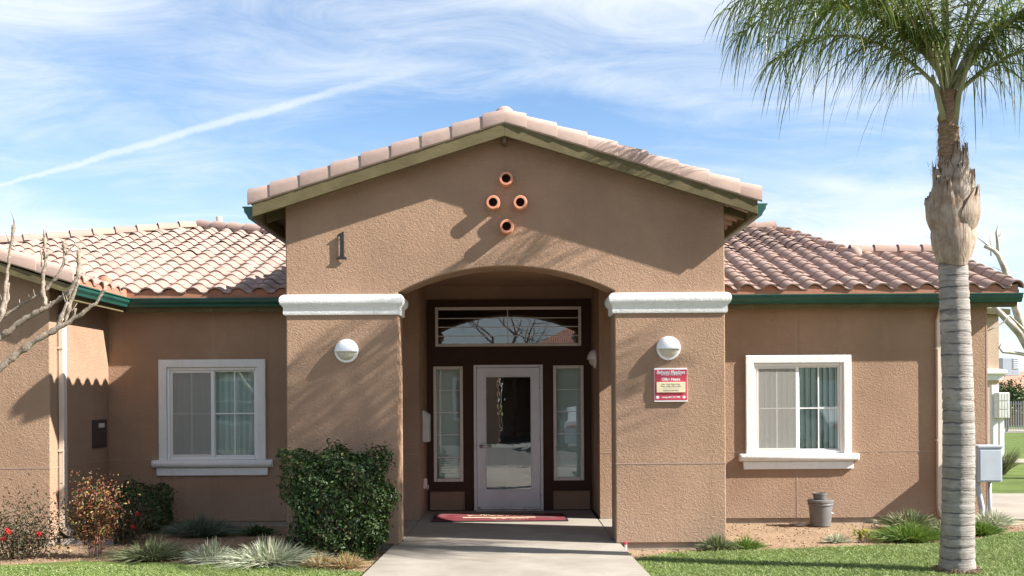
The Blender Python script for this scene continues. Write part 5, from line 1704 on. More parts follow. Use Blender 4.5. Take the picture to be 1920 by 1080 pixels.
def tuft(px, py, w, h, n, mat, label, seed, cat='ornamental grass', group='ornamental grass clumps', wd=(0.008, 0.013), droop=0.72, depth=None, dy=0.0):
    """clump of arching blades"""
    rng = np.random.default_rng(seed)
    b = G(px, py, Z_SOIL); by = b.y + dy
    t = thing('grass_clump', label, cat, (b.x, by, Z_SOIL), group)
    dep = w * .8 if depth is None else depth
    n = int(n * 1.55); w *= 1.12
    a = rng.uniform(0, 2 * np.pi, n); r = np.sqrt(rng.random(n)) * 0.45
    P = np.stack([b.x + np.cos(a) * r * w * .5, by + np.sin(a) * r * dep * .5, np.full(n, Z_SOIL - 0.005)], 1)
    out = np.clip(r / .45 + rng.normal(size=n) * .25, 0, 1.3)
    hh = h * rng.uniform(0.55, 1.08, n) * (1.05 - 0.35 * np.minimum(1, out))
    a2 = a + rng.normal(size=n) * .5
    tip = np.stack([np.cos(a2) * out * w * .26, np.sin(a2) * out * dep * .26, hh], 1)
    bd = droop * rng.uniform(.4, 1.2, n)
    bend = np.stack([np.cos(a2) * w * .20 * bd * 2 * out, np.sin(a2) * dep * .20 * bd * 2 * out, -hh * bd * (0.3 + .6 * np.minimum(1, out))], 1)
    V, Q, T = blades_arrays(P, tip, rng.uniform(wd[0], wd[1], n), bend, 4)
    np_mesh('blades', V, Q, T, M[mat], t)
    return t


tuft(287, 1051, 0.62, 0.30, 700, 'olive_grass', 'grey green grass clump at the lawn edge right of the bronze shrub', 21)
tuft(380, 1006, 0.70, 0.36, 800, 'blue_grass', 'shaded blue green grass clump under the left window', 22)
tuft(398, 1056, 0.46, 0.30, 480, 'pale_grass', 'smaller pale variegated grass clump between two larger clumps', 23)
tuft(505, 1062, 0.84, 0.36, 950, 'pale_grass', 'largest pale variegated grass clump left of the dark hedge', 24)
tuft(600, 1066, 0.34, 0.22, 260, 'dry_leaf', 'dry yellowing clump below the dark hedge', 25, wd=(0.008, 0.014))
tuft(650, 1066, 0.34, 0.22, 280, 'dry_leaf', 'dry straw clump below the right corner of the dark hedge', 26, wd=(0.007, 0.012))
tuft(483, 1004, 0.36, 0.20, 260, 'dark_hedge_leaf', 'dark green low clump in shade at the wall beside the left pier', 27, wd=(0.012, 0.02))
tuft(1345, 1033, 0.34, 0.25, 420, 'olive_grass', 'mixed grass tuft with straw tips at the right pier corner', 31)
tuft(1398, 1031, 0.36, 0.21, 460, 'green_grass', 'bright green grass tuft just right of the pier corner', 32, wd=(0.005, 0.009))
tuft(1569, 1018, 0.25, 0.17, 260, 'pale_grass', 'small silvery grass tuft in the soil below the bucket', 33, wd=(0.005, 0.009))
tuft(1706, 1015, 0.72, 0.30, 1500, 'green_grass', 'large bright green grass mound left of the palm trunk', 34, wd=(0.005, 0.009))
tuft(1703, 992, 0.62, 0.36, 420, 'olive_grass', 'broad bladed straw and green clump behind the bright mound', 35, wd=(0.010, 0.016))
tuft(1768, 1000, 0.36, 0.24, 260, 'olive_grass', 'ragged grass clump tucked behind the palm trunk', 36)
tuft(1838, 1004, 0.46, 0.27, 700, 'green_grass', 'bright green grass mound right of the palm trunk', 37, wd=(0.005, 0.009))
tuft(1856, 990, 0.56, 0.32, 520, 'pale_grass', 'pale arching grass clump under the utility box', 38)
yp = G(1618, 1018, Z_SOIL)
loose_shrub('small_plant', (yp.x, yp.y, Z_SOIL), 0.17, 0.16, 60, 0.055, 'yellow_leaf', 'tiny yellow green seedling plant in bare soil right of the bucket', 'plant', 41, 4, 0.3)
wg = G(1280, 1040, Z_SOIL)
loose_shrub('weed_patch', (wg.x, wg.y, Z_SOIL), 0.05, 0.5, 130, 0.03, 'yellow_leaf', 'low flat weeds at the lawn edge in front of the right pier', 'weed', 42, 5, 0.1, zmax=0.045)

# dry leaf litter and clods
def litter(name, boxes, n, mat, size, label):
    Ps = []
    for (x0, x1, y0, y1), k in boxes:
        Ps.append(np.stack([RNG.uniform(x0, x1, k), RNG.uniform(y0, y1, k), np.full(k, Z_SOIL + 0.012)], 1))
    P = np.concatenate(Ps)
    V, T = leaf_arrays(P, RNG.normal(size=P.shape) * .5 + np.array([0, 0, 1.0]), size * RNG.uniform(.4, 1.3, len(P)), .6, .2)
    o = np_mesh(name, V, None, T, mat); tag(o, label, 'leaf litter', kind='stuff')


litter('leaf_litter', [((-5.2, -1.35, -1.2, 1.8), 1500), ((1.2, 6.4, -0.7, 2.3), 520), ((-2.3, -1.3, -1.3, -0.2), 350)], 0, M['dry_leaf'], 0.028, 'dry leaves and chips scattered on the bare soil')

def clods(boxes):
    P = np.concatenate([np.stack([RNG.uniform(x0, x1, k), RNG.uniform(y0, y1, k), np.full(k, Z_SOIL + 0.004)], 1) for (x0, x1, y0, y1), k in boxes])
    n = len(P); r = (0.004 + 0.016 * RNG.random(n) ** 4)[:, None, None]
    base = np.array([[1, 0, 0], [-1, 0, 0], [0, 1, 0], [0, -1, 0], [0, 0, .7], [0, 0, -.7]], float)
    V = P[:, None, :] + base[None] * r * RNG.uniform(.6, 1.3, (n, 6, 1))
    T = np.array([[0, 2, 4], [2, 1, 4], [1, 3, 4], [3, 0, 4], [2, 0, 5], [1, 2, 5], [3, 1, 5], [0, 3, 5]])
    o = np_mesh('soil_clods', V.reshape(-1, 3), None, (np.arange(n)[:, None, None] * 6 + T[None]).reshape(-1, 3), M['soil'])
    tag(o, 'loose crumbs of earth and gravel on the planting beds', 'soil', kind='stuff')


clods([((-5.3, -1.3, -1.3, 2.2), 2600), ((1.2, 6.6, -0.9, 2.3), 4200)])

# ================================================================ PALM
pb = G(1795, 1072, Z_LAWN)
DP = pb.y + CAM_D
palm = thing('palm_tree', 'tall queen palm with ringed grey trunk and drooping fronds at right', 'tree', (pb.x, pb.y, Z_LAWN))
sec = [(1079, 1795, 36), (1068, 1795, 33), (1050, 1795, 31.5), (1000, 1796, 30), (940, 1797, 29), (880, 1798, 28.5), (800, 1798, 28), (720, 1796, 27.5), (640, 1793, 27), (580, 1790.5, 26.5), (530, 1788.5, 26), (490, 1787, 26), (470, 1785, 30), (400, 1783, 30), (330, 1780, 22)]
rs = []
sy, sxx, sr = [np.array(v, float) for v in zip(*sec)]
zs_dense = np.linspace(1079, 330, 170)
rngp = np.random.default_rng(4)
phase = rngp.uniform(0, 6.28, 4)
for i, yv in enumerate(zs_dense):
    o_ = np.argsort(sy); xc = np.interp(yv, sy[o_], sxx[o_]); r = np.interp(yv, sy[o_], sr[o_]) * DP / F
    c = U(xc, yv, DP)
    ring_no = (1079 - yv) / 19.0 + 0.35 * math.sin(yv * 0.031)
    fr_ = ring_no % 1.0
    r *= 1.0 + 0.022 * (1 - fr_) - (0.030 if fr_ > 0.90 else 0.0) + rngp.normal() * 0.004
    rs.append([(c.x + r * math.cos(2 * math.pi * k / 26) * (1 + .02 * math.sin(3 * 2 * math.pi * k / 26 + phase[0])), pb.y + r * math.sin(2 * math.pi * k / 26), c.z + 0.004 * math.sin(2 * 2 * math.pi * k / 26 + ring_no)) for k in range(26)])
MB().rings(rs).build('trunk', M['palm_bark'], palm, smooth=True)
# frayed root collar
a = RNG.uniform(0, 2 * np.pi, 420)
P = np.stack([pb.x + np.cos(a) * .17, pb.y + np.sin(a) * .17, Z_LAWN + RNG.uniform(0, .05, 420)], 1)
V, Q, T = blades_arrays(P, np.stack([np.cos(a) * .05, np.sin(a) * .05, RNG.uniform(-.05, .01, 420)], 1), .008, None, 2)
np_mesh('root_fringe', V, Q, T, M['palm_fibre'], palm)['kind'] = 'stuff'

# split leaf bases wrapping the upper trunk: each a curved, tapering sheath
def boot(z_px, h_px, ang, r_px, spread, seed, stub=0.0, out=0.0):
    """split leaf base: clasps the trunk with a wide foot, narrows upward, torn at the top"""
    rnd = random.Random(seed)
    c0, c1 = U(1784.5, z_px, DP), U(1783, z_px - h_px, DP)
    r = r_px * DP / F * rnd.uniform(0.84, 1.06); rs = []
    n, m_ = 11, 14
    sk = rnd.uniform(-.25, .25)
    rag = [rnd.uniform(-.09, .05) for _ in range(n + 1)]
    for j in range(m_ + 1):
        t = j / m_
        zc = c0.lerp(c1, t)
        w = spread * (0.55 + 0.9 * math.sin(math.pi * min(1, .18 + t * .82)) ** .8) * (1 - 0.5 * t)
        rad = r * (0.80 + 0.34 * math.sin(math.pi * .5 * min(1, t * 1.9)) - 0.22 * max(0, t - .45)) + out * t * t * 0.022
        ring = []
        for i in range(n + 1):
            u = i / n - .5
            a_ = ang + u * w + sk * (t - .5)
            bulge = 1 + 0.13 * math.cos(u * math.pi) + 0.05 * math.sin(7 * u * math.pi + seed) * t
            jag = rag[i] * max(0, t - .75) * 4
            foot = -0.05 * math.cos(u * math.pi) * (1 - t) + 0.03 * (1 - t)
            ring.append((zc.x + rad * bulge * math.sin(a_), pb.y - rad * bulge * math.cos(a_), zc.z + jag + foot))
        for i in range(n, -1, -1):
            u = i / n - .5
            a_ = ang + u * w + sk * (t - .5)
            foot = -0.05 * math.cos(u * math.pi) * (1 - t) + 0.03 * (1 - t)
            ring.append((zc.x + rad * .91 * math.sin(a_), pb.y - rad * .91 * math.cos(a_), zc.z + rag[i] * max(0, t - .75) * 4 + foot))
        rs.append(ring)
    MB().rings(rs).build('leaf_base', M['palm_boot'], palm, auto=55)


for k, (zp_, hp, an, rp, spd, ou) in enumerate((
        (497, 112, 12, 32, 2.3, .1), (490, 84, -70, 33, 1.9, .4), (488, 104, 86, 33, 1.9, .5), (484, 100, 165, 33, 2.1, .2), (484, 96, -150, 33, 2.0, .2),
        (456, 108, -32, 36, 1.5, .3), (446, 92, 52, 38, 1.5, .9), (440, 76, -100, 38, 1.4, 1.2), (434, 90, 125, 36, 1.5, .3), (428, 90, 200, 36, 1.6, .2),
        (412, 96, 10, 33, 1.3, .1), (402, 64, -60, 34, 1.2, .9), (404, 84, 82, 34, 1.2, 1.2), (394, 72, 150, 30, 1.4, .2), (392, 72, -125, 30, 1.4, .3),
        (372, 84, 36, 26, 1.05, .5), (364, 58, -36, 26, 1.1, .2), (358, 52, 98, 26, 1.1, .8), (350, 56, 180, 23, 1.4, .2), (354, 46, -98, 26, 1.1, .6),
        (336, 60, 6, 21, .9, .1), (330, 40, -70, 21, .9, .3), (332, 54, 66, 22, .9, .5))):
    boot(zp_, hp, R(an), rp, spd, k, 0, ou)
# fibre wrapped neck
rs = []
for i in range(26):
    yv = 335 - 165 * i / 25
    c = U(1781 - 5 * i / 25, yv, DP); r = (20.5 - 4.0 * i / 25 + 1.2 * math.sin(i * 1.9)) * DP / F
    rs.append([(c.x + r * math.cos(2 * math.pi * k / 18) * random.uniform(.96, 1.04), pb.y + r * math.sin(2 * math.pi * k / 18), c.z) for k in range(18)])
MB().rings(rs).build('fibre_neck', M['palm_fibre'], palm, smooth=True)
n = 900
a = RNG.uniform(0, 2 * np.pi, n); zz = RNG.uniform(U(1784, 500, DP).z, U(1780, 230, DP).z, n)
zlo, zhi = U(1784, 490, DP).z, U(1784, 300, DP).z
rad = np.where(zz < zhi, 0.17, 0.105) * RNG.uniform(.9, 1.12, n)
keepf = (RNG.random(n) < np.where(zz < zhi, 0.45, 1.0))
P = np.stack([U(1783, 380, DP).x + np.cos(a) * rad, pb.y + np.sin(a) * rad, zz], 1)[keepf]; a = a[keepf]; n = len(P)
V, Q, T = blades_arrays(P, np.stack([np.cos(a) * RNG.uniform(.0, .05, n), np.sin(a) * RNG.uniform(0, .05, n), RNG.uniform(-.09, .09, n)], 1), .004, RNG.normal(size=(n, 3)) * .02, 2)
np_mesh('fibres', V, Q, T, M['palm_fibre'], palm)['kind'] = 'stuff'

crown = U(1776, 178, DP)


def frond(az, elev, length, droop, seed, twist=0.0, start=None, nl=104, leaf=0.76):
    """pinnate frond: arching rachis with hanging leaflets on several planes"""
    rng = np.random.default_rng(seed)
    o = Vector(start) if start is not None else crown + Vector((0, 0, rng.uniform(-.10, .10)))
    d = Vector((math.cos(az), math.sin(az), 0))
    pts = []; p = o.copy(); el = elev; m_ = 26
    for i in range(m_ + 1):
        pts.append(p.copy())
        p = p + (d * math.cos(el) + Vector((0, 0, 1)) * math.sin(el)) * (length / m_)
        el -= droop / m_ * (0.45 + 1.1 * i / m_)
    rad = [0.021 * (1 - i / m_) ** 0.9 + 0.003 for i in range(m_ + 1)]
    fo = MB().tube(pts, rad, 6).build('frond', M['petiole'], palm, smooth=True)
    A = np.array([tuple(q) for q in pts])
    n = nl * 2
    u = np.repeat(np.linspace(0.17, 0.995, nl), 2) + rng.normal(size=n) * .004
    u = np.clip(u, 0.1, 1)
    f = u * m_; i0 = np.minimum(f.astype(int), m_ - 1); fr_ = (f - i0)[:, None]
    B = A[i0] * (1 - fr_) + A[i0 + 1] * fr_
    tan = A[i0 + 1] - A[i0]; tan /= np.linalg.norm(tan, axis=1, keepdims=True)
    side = np.cross(tan, [0, 0, 1.0]); side /= np.linalg.norm(side, axis=1, keepdims=True) + 1e-9
    upv = np.cross(side, tan)
    sg = np.where(np.arange(n) % 2 == 0, 1, -1)[:, None]
    ln = leaf * (0.35 + 0.65 * np.sin(np.pi * np.clip(u * .86 + .10, 0, 1)) ** .7) * rng.uniform(.8, 1.15, n)
    plane = rng.normal(size=(n, 1)) * .38 + .15
    dirv = side * sg * 0.80 + tan * (0.50 + .18 * rng.normal(size=(n, 1))) + upv * plane
    dirv /= np.linalg.norm(dirv, axis=1, keepdims=True)
    tip = dirv * ln[:, None]
    bend = np.stack([np.zeros(n), np.zeros(n), -ln * rng.uniform(.45, 1.0, n)], 1) - dirv * (ln * .22)[:, None]
    V, Q, T = blades_arrays(B, tip, rng.uniform(.010, .016, n), bend, 5)
    np_mesh('leaflets', V, Q, T, M['palm_leaf'], fo)


FR = [  # azimuth (deg, 0 = right, -90 = towards camera), elevation, length, droop (deg)
    (178, 64, 2.55, 116), (192, 60, 2.4, 112), (204, 70, 2.5, 120), (183, 50, 1.9, 104), (214, 56, 2.0, 116), (172, 76, 2.6, 118),
    (166, 60, 2.35, 114), (155, 70, 2.5, 118), (141, 66, 2.3, 112),
    (2, 60, 2.5, 116), (-16, 54, 2.2, 114), (6, 72, 2.5, 120), (-34, 62, 2.3, 120), (-4, 48, 1.8, 104), (-26, 58, 2.0, 116),
    (-72, 66, 2.2, 124), (-112, 70, 2.3, 126), (-140, 64, 2.2, 120), (-50, 78, 2.5, 114), (-152, 78, 2.5, 112)]
for k, (az, el, ln, dr) in enumerate(FR):
    frond(R(az), R(el), ln, R(dr), 100 + k, nl=88)
# upright spear and two stout petioles beside it
MB().tube([U(1779, 190, DP), U(1774, 100, DP), U(1770, 0, DP), U(1768, -160, DP)], [0.045, 0.036, 0.028, 0.006], 10).build('spear', M['petiole'], palm, smooth=True)
MB().tube([U(1790, 232, DP - 0.05), U(1797, 180, DP - 0.08), U(1812, 130, DP - 0.15), U(1830, 80, DP - 0.3)], [0.034, 0.028, 0.020, 0.012], 8).build('petiole', M['petiole'], palm, smooth=True)
MB().tube([U(1770, 225, DP - 0.05), U(1757, 175, DP - 0.08), U(1748, 140, DP - 0.12)], [0.03, 0.024, 0.014], 8).build('petiole', M['petiole'], palm, smooth=True)

# ================================================================ POLLARDED TREE AT THE LEFT EDGE
DT = 10.2
tr0 = U(-150, 1060, DT)
bare = thing('pollarded_tree', 'bare pollarded tree with knobbly grey branches reaching in from left', 'tree', (tr0.x, tr0.y, Z_LAWN))


def limb(name, pts, r0, r1, dd=0.0, knob=True, seed=0, parent=None, mat='grey_bark'):
    rnd = random.Random(seed); P = [U(x, y, DT + dd + (e[0] if e else 0)) for x, y, *e in pts]
    # densify with wobble
    Q = []
    for a_, b_ in zip(P, P[1:]):
        m_ = max(2, int((b_ - a_).length / 0.035))
        for i in range(m_): Q.append(a_.lerp(b_, i / m_) + Vector([rnd.gauss(0, .004) for _ in range(3)]))
    Q.append(P[-1]); n = len(Q)
    r0 *= .85; r1 *= .78
    rad = [(r0 + (r1 - r0) * i / (n - 1)) * rnd.uniform(.80, 1.20) * (1.30 if i % 9 == 4 else 1) for i in range(n)]
    if knob:
        for q in range(1, 4): rad[-q] *= 1.25
    mb = MB().tube(Q, rad, 9)
    # short spurs
    for i in range(4, n - 2, 5):
        if rnd.random() < .7:
            d = Vector([rnd.gauss(0, 1) for _ in range(3)]).normalized() * rnd.uniform(.02, .05)
            mb.tube([Q[i], Q[i] + d * .6, Q[i] + d], [rad[i] * .4, rad[i] * .3, .003], 5)
    for q in range(5 if knob else 2):      # fine shoots from the knuckles
        j = n - 1 - rnd.randint(0, min(6, n - 2))
        d = Vector((rnd.gauss(0, .35), rnd.gauss(0, .35), 1)).normalized() * rnd.uniform(.05, .16)
        mb.tube([Q[j], Q[j] + d * .5 + Vector((rnd.gauss(0, .008), 0, 0)), Q[j] + d], [.006, .0045, .002], 5)
    return mb.build(name, M[mat], parent or bare, smooth=True)


MB().tube([tr0 + Vector((0, 0, -.1)), U(-150, 950, DT), U(-140, 820, DT), U(-125, 775, DT)], [.13, .105, .10, .085], 14).build('trunk', M['grey_bark'], bare, smooth=True)
limb('limb', [(-130, 790), (-70, 735), (0, 690), (62, 641), (124, 607), (155, 587), (178, 569), (199, 541)], .060, .016, 0.0, False, 1)
limb('limb', [(-130, 785), (-70, 690), (0, 632), (42, 601), (89, 576), (131, 547), (146, 525), (148, 497), (148, 470)], .052, .020, .12, True, 2)
limb('branch', [(120, 606), (131, 572), (141, 545), (148, 525)], .024, .018, .06, False, 3)
limb('branch', [(105, 617), (116, 592), (128, 566)], .026, .018, .03, False, 9)
limb('branch', [(-40, 655), (3, 594), (9, 545), (14, 507), (21, 458), (27, 420)], .030, .014, .05, True, 4)
limb('branch', [(4, 592), (14, 560), (16, 530)], .022, .014, .08, False, 8)
limb('branch', [(88, 574), (80, 548), (81, 515), (85, 490), (83, 446)], .026, .018, .12, True, 5)
limb('branch', [(84, 545), (104, 522), (112, 512), (121, 487), (120, 452)], .020, .013, .15, True, 6)
limb('branch', [(-20, 610), (11, 590), (44, 569), (73, 553)], .024, .012, .2, True, 7)
limb('branch', [(130, 600), (140, 590), (143, 578)], .014, .009, .0, False, 10)
limb('branch', [(122, 480), (130, 468), (138, 462)], .011, .006, .15, False, 11)
limb('branch', [(79, 500), (78, 480), (78, 465)], .012, .009, .1, False, 12)
for k, (xx, yy, aa) in enumerate(((-170, 770, 40), (-200, 800, 120), (-140, 740, 80))):
    limb('limb', [(-128, 790), (xx - 40, 640 - 20 * k), (xx - 60 * k, 500 - 30 * k)], .05, .02, .3 * (k - 1), True, 20 + k)

# ================================================================ BEYOND THE OFFICE, RIGHT
# concrete walks across the far lawns
def far_walk(pts, label_name):
    me = bpy.data.meshes.new(label_name)
    me.from_pydata([(p.x, p.y, -0.085) for p in pts], [], [tuple(range(len(pts)))]); me.update(); fix_up(me)
    me.materials.append(M['concrete']); o = link(label_name, me); o['kind'] = 'structure'


ZF = -0.085
far_walk([G(1855, 972, ZF), G(1990, 975, ZF), G(1990, 925, ZF), G(1855, 925, ZF)], 'path')
far_walk([G(1780, 867, ZF), G(2100, 868, ZF), G(2100, 860, ZF), G(1780, 860, ZF)], 'path')
far_walk([G(1800, 811, ZF), G(2100, 811, ZF), G(2100, 804, ZF), G(1800, 804, ZF)], 'driveway')

# neighbouring apartment block: porch corner with pale cap
DN = 25.0
a0, a1 = U(1800, 700, DN), U(1873, 700, DN)
nb2 = thing('apartment_block', 'cream stucco apartment block corner beyond the right end of the office', 'building', (a0.x, DN - CAM_D, 0))
zt = U(1862, 588, DN).z
MB().box(a0.x - 3.0, a1.x, DN - CAM_D, DN - CAM_D + 7, -0.15, zt).build('wall', M['stucco_far'], nb2)
cz1, cz0 = U(1862, 692, DN).z, U(1862, 713, DN).z
MB().sweep([(-0.02, cz0), (0.06, cz0), (0.07, cz0 + .1), (0.14, cz0 + .16), (0.14, cz1 - .03), (0.02, cz1), (-0.02, cz1)],
           [(a0.x - 3, DN - CAM_D), (a1.x, DN - CAM_D), (a1.x, DN - CAM_D + 7)]).build('band', M['white_trim'], nb2)
MB().add([(a0.x - 3, DN - CAM_D - .3, zt + .1), (a1.x + .14, DN - CAM_D - .3, zt - .05), (a1.x + .14, DN - CAM_D + 7.2, zt - .05), (a0.x - 3, DN - CAM_D + 7.2, zt + 1.2),
          (a0.x - 3, DN - CAM_D - .3, zt + .25), (a1.x + .14, DN - CAM_D - .3, zt + .08), (a1.x + .14, DN - CAM_D + 7.2, zt + .08), (a0.x - 3, DN - CAM_D + 7.2, zt + 1.35)],
         [(0, 1, 2, 3), (7, 6, 5, 4), (0, 4, 5, 1), (1, 5, 6, 2), (2, 6, 7, 3), (3, 7, 4, 0)]).build('roof', M['olive'], nb2)
# cluster mailbox
DM = 24.0
mpA, mpB = U(1857, 722, DM), U(1871, 806, DM)
cm = thing('cluster_mailbox', 'white pedestal cluster mailbox by the cream apartment block', 'mailbox', (mpA.x, DM - CAM_D, -0.1))
MB().cbox(mpA.x, mpB.x, DM - CAM_D - .05, DM - CAM_D + .05, -0.1, mpA.z, 0.01).build('post_panel', M['lamp_white'], cm)
q0, q1 = U(1868, 736, DM - .2), U(1889, 784, DM - .2)
MB().cbox(q0.x, q1.x, DM - CAM_D - .30, DM - CAM_D - .06, q1.z, q0.z, 0.01).build('cabinet', M['lamp_white'], cm)
for i in range(4):
    for j in range(3):
        xx = q0.x + (q1.x - q0.x) * (i + .5) / 4; zz_ = q1.z + (q0.z - q1.z) * (j + .5) / 3
        MB().cbox(xx - .027, xx + .027, DM - CAM_D - .325, DM - CAM_D - .301, zz_ - .085, zz_ + .085, .004).build('mail_door', M['mail_white'], cm)
MB().cbox((q0.x + q1.x) / 2 - .05, (q0.x + q1.x) / 2 + .05, DM - CAM_D - .2, DM - CAM_D - .1, -0.1, q1.z, 0.005).build('pedestal', M['lamp_white'], cm)
# shrub at its foot
sb_ = G(1868, 818, ZF)
rng_ = np.random.default_rng(9)
fs = thing('grass_clump', 'far tall grass clump at the foot of the cluster mailbox', 'ornamental grass', (sb_.x, sb_.y - 8, ZF), 'ornamental grass clumps')
a = rng_.uniform(0, 6.28, 500)
P = np.stack([U(1867, 815, 22.5).x + np.cos(a) * .18, np.full(500, 11.0) + np.sin(a) * .15, np.full(500, ZF)], 1)
V, Q, T = blades_arrays(P, np.stack([np.cos(a) * .22, np.sin(a) * .15, rng_.uniform(.35, .7, 500)], 1), .014, np.stack([np.cos(a) * .12, np.sin(a) * .1, -rng_.uniform(0, .2, 500)], 1), 3)
np_mesh('blades', V, Q, T, M['olive_grass'], fs)

# picket fence far behind
DFN = 50.0
f0, f1 = U(1868, 780, DFN), U(2020, 780, DFN)
fz1, fz0 = U(1900, 752, DFN).z, U(1900, 806, DFN).z
fence = thing('metal_fence', 'grey metal picket fence far behind the lawn at right', 'fence', (f0.x, DFN - CAM_D, fz0))
np_ = 34
pick = MB().cbox(-.018, .018, -.012, .012, 0, fz1 - fz0, .003).mesh('picket'); pick.materials.append(M['fence_metal'])
for i in range(np_):
    o = bpy.data.objects.new('picket', pick); col.objects.link(o); o.parent = fence
    o.matrix_parent_inverse = PW(fence).inverted(); o.location = (f0.x + (f1.x - f0.x) * i / (np_ - 1), DFN - CAM_D, fz0)
for z in (fz0 + .15, fz1 - .12):
    MB().cbox(f0.x - .05, f1.x + .05, DFN - CAM_D + .013, DFN - CAM_D + .05, z, z + .05, .004).build('rail', M['fence_metal'], fence)
for px in (1889, 1940, 1990):
    x = U(px, 780, DFN).x
    MB().cbox(x - .04, x + .04, DFN - CAM_D + .051, DFN - CAM_D + .13, fz0 - .2, fz1 + .05, .006).build('post', M['fence_metal'], fence)

# far house with orange roof and a roof cooler
DH = 62.0
h0, h1 = U(1780, 740, DH), U(2080, 740, DH)
yb0 = DH - CAM_D
hz_e, hz_r = U(1905, 731, DH).z, U(1905, 690, DH + 6).z
house = thing('far_house', 'distant house with orange tiled roof behind the metal fence', 'house', (h0.x, yb0, -0.1))
MB().box(h0.x, h1.x, yb0, yb0 + 10, -0.3, hz_e + .1).build('wall', M['stucco'], house)
ro = MB().add([(h0.x - .4, yb0 - .7, hz_e), (h1.x + .4, yb0 - .7, hz_e - .15), (h1.x + .4, yb0 + 6, hz_r - .3), (h0.x - .4, yb0 + 6, hz_r),
               (h0.x - .4, yb0 - .7, hz_e - .15), (h1.x + .4, yb0 - .7, hz_e - .3), (h1.x + .4, yb0 + 12, hz_e - .3), (h0.x - .4, yb0 + 12, hz_e - .15)],
              [(0, 1, 2, 3), (0, 4, 5, 1), (3, 2, 6, 7), (4, 7, 6, 5), (0, 3, 7, 4), (1, 5, 6, 2)])
t = NT('far_tile'); p = t.pos()
wv = t.node('ShaderNodeTexWave', wave_type='BANDS', bands_direction='X'); wv.inputs['Scale'].default_value = 4.0
t.L.new(p, wv.inputs['Vector'])
t.bsdf(t.mix(t.noise(p, 2, 5), (0.46, 0.20, 0.13), (0.60, 0.32, 0.22)), 0.9, t.bump(wv.outputs['Fac'], 0.8, 0.05)); M['far_tile'] = t.m
ro.build('roof', M['far_tile'], house)
e0, e1 = U(1877, 692, DH + 1), U(1908, 671, DH + 1)
cool = thing('roof_cooler', 'grey box cooler with louvred side on the far orange roof', 'cooler', (e0.x, yb0 + 1, e0.z))
MB().cbox(e0.x, e1.x, yb0 + .8, yb0 + 1.9, e0.z - .4, e1.z, .02).build('housing', M['cabinet'], cool)
for k in range(6):
    zz_ = e0.z + (e1.z - e0.z) * (k + .5) / 6
    MB().cbox(e1.x - .36, e1.x - .04, yb0 + .77, yb0 + .7995, zz_ - .03, zz_ + .02, .004).build('louvre', M['lamp_white'], cool)
dsh = U(1888, 735, DFN + 6)
sh2 = thing('far_bush', 'dark green bush between the fence and the far house', 'shrub', (dsh.x, dsh.y, -.1))
P = RNG.normal(size=(1800, 3)) * np.array([.55, .5, .35]) + np.array([dsh.x, dsh.y, dsh.z - .2])
V, T = leaf_arrays(P, RNG.normal(size=P.shape) + np.array([0, -.3, .6]), .16, .6)
np_mesh('foliage', V, None, T, M['hedge_leaf'], sh2)
MB().tube([(dsh.x, dsh.y, -.2), (dsh.x, dsh.y, dsh.z)], [.06, .03], 6).build('stem', M['twig'], sh2)


# pale barked bare tree right of the frame
def bare_tree(name, base, label, h, seed, lean=(0, 0), r0=.2, mat='pale_bark', levels=4, extra=None, spread=.9):
    rnd = random.Random(seed)
    t = thing(name, label, 'tree', tuple(base))
    tr, li, tw = MB(), MB(), MB()

    def grow(p, d, ln, r, lev):
        pts = [p.copy()]; m_ = 5; q = p.copy(); dd = d.copy()
        for i in range(m_):
            dd = (dd + Vector([rnd.gauss(0, .10) for _ in range(3)]) + Vector((0, 0, .03))).normalized()
            q = q + dd * ln / m_; pts.append(q.copy())
        (tr if lev == 0 else li if lev < 3 else tw).tube(pts, [r * (1 - .45 * i / m_) for i in range(m_ + 1)], 10 if lev == 0 else 6 if lev < 3 else 4)
        if lev >= levels: return
        for k in range(rnd.choice((2, 3, 3)) if lev else 4):
            i = rnd.randint(2, m_)
            nd = (dd + Vector([rnd.gauss(0, spread) for _ in range(3)]) + Vector((0, 0, .25))).normalized()
            grow(pts[i] if k else pts[-1], nd, ln * rnd.uniform(.55, .8), r * .52, lev + 1)
    grow(Vector(base), Vector((lean[0], lean[1], 1)).normalized(), h * .38, r0, 0)
    if extra:
        for pts, ra, rb_ in extra:
            ra, rb_ = ra * .78, rb_ * .7; n_ = len(pts); li.tube(pts, [ra + (rb_ - ra) * i / (n_ - 1) for i in range(n_)], 8)
    tr.build('trunk', M[mat], t, smooth=True); li.build('limbs', M[mat], t, smooth=True); (tw.build('twigs', M['twig'], t).__setitem__('kind', 'stuff') if tw.f else None)
    return t


DS = 21.5
X = lambda x, y, d=0.0: U(x, y, DS + d)
ex = [([X(1990, 800), X(1950, 690), X(1912, 625), X(1880, 592), X(1862, 573)], .16, .07),
      ([X(1950, 690), X(1925, 640), X(1908, 590), X(1894, 545), X(1884, 505), X(1872, 478), X(1862, 468), X(1846, 462)], .13, .05),
      ([X(1872, 480), X(1870, 450), X(1868, 436), X(1873, 420)], .05, .02),
      ([X(1862, 468), X(1846, 455), X(1834, 446)], .035, .012),
      ([X(1920, 618, -1), X(1893, 592, -1), X(1882, 604, -1), X(1866, 614, -1), X(1852, 620, -1)], .03, .015),
      ([X(1858, 480), X(1857, 455), X(1856, 440)], .018, .008),
      ([X(1940, 668), X(1905, 662), X(1880, 660), X(1873, 652), X(1882, 640)], .05, .02),
      ([X(1893, 540), X(1880, 508), X(1860, 500)], .014, .006), ([X(1869, 446), X(1876, 440), X(1877, 430)], .014, .006)]
bt = G(1935, 893, ZF)
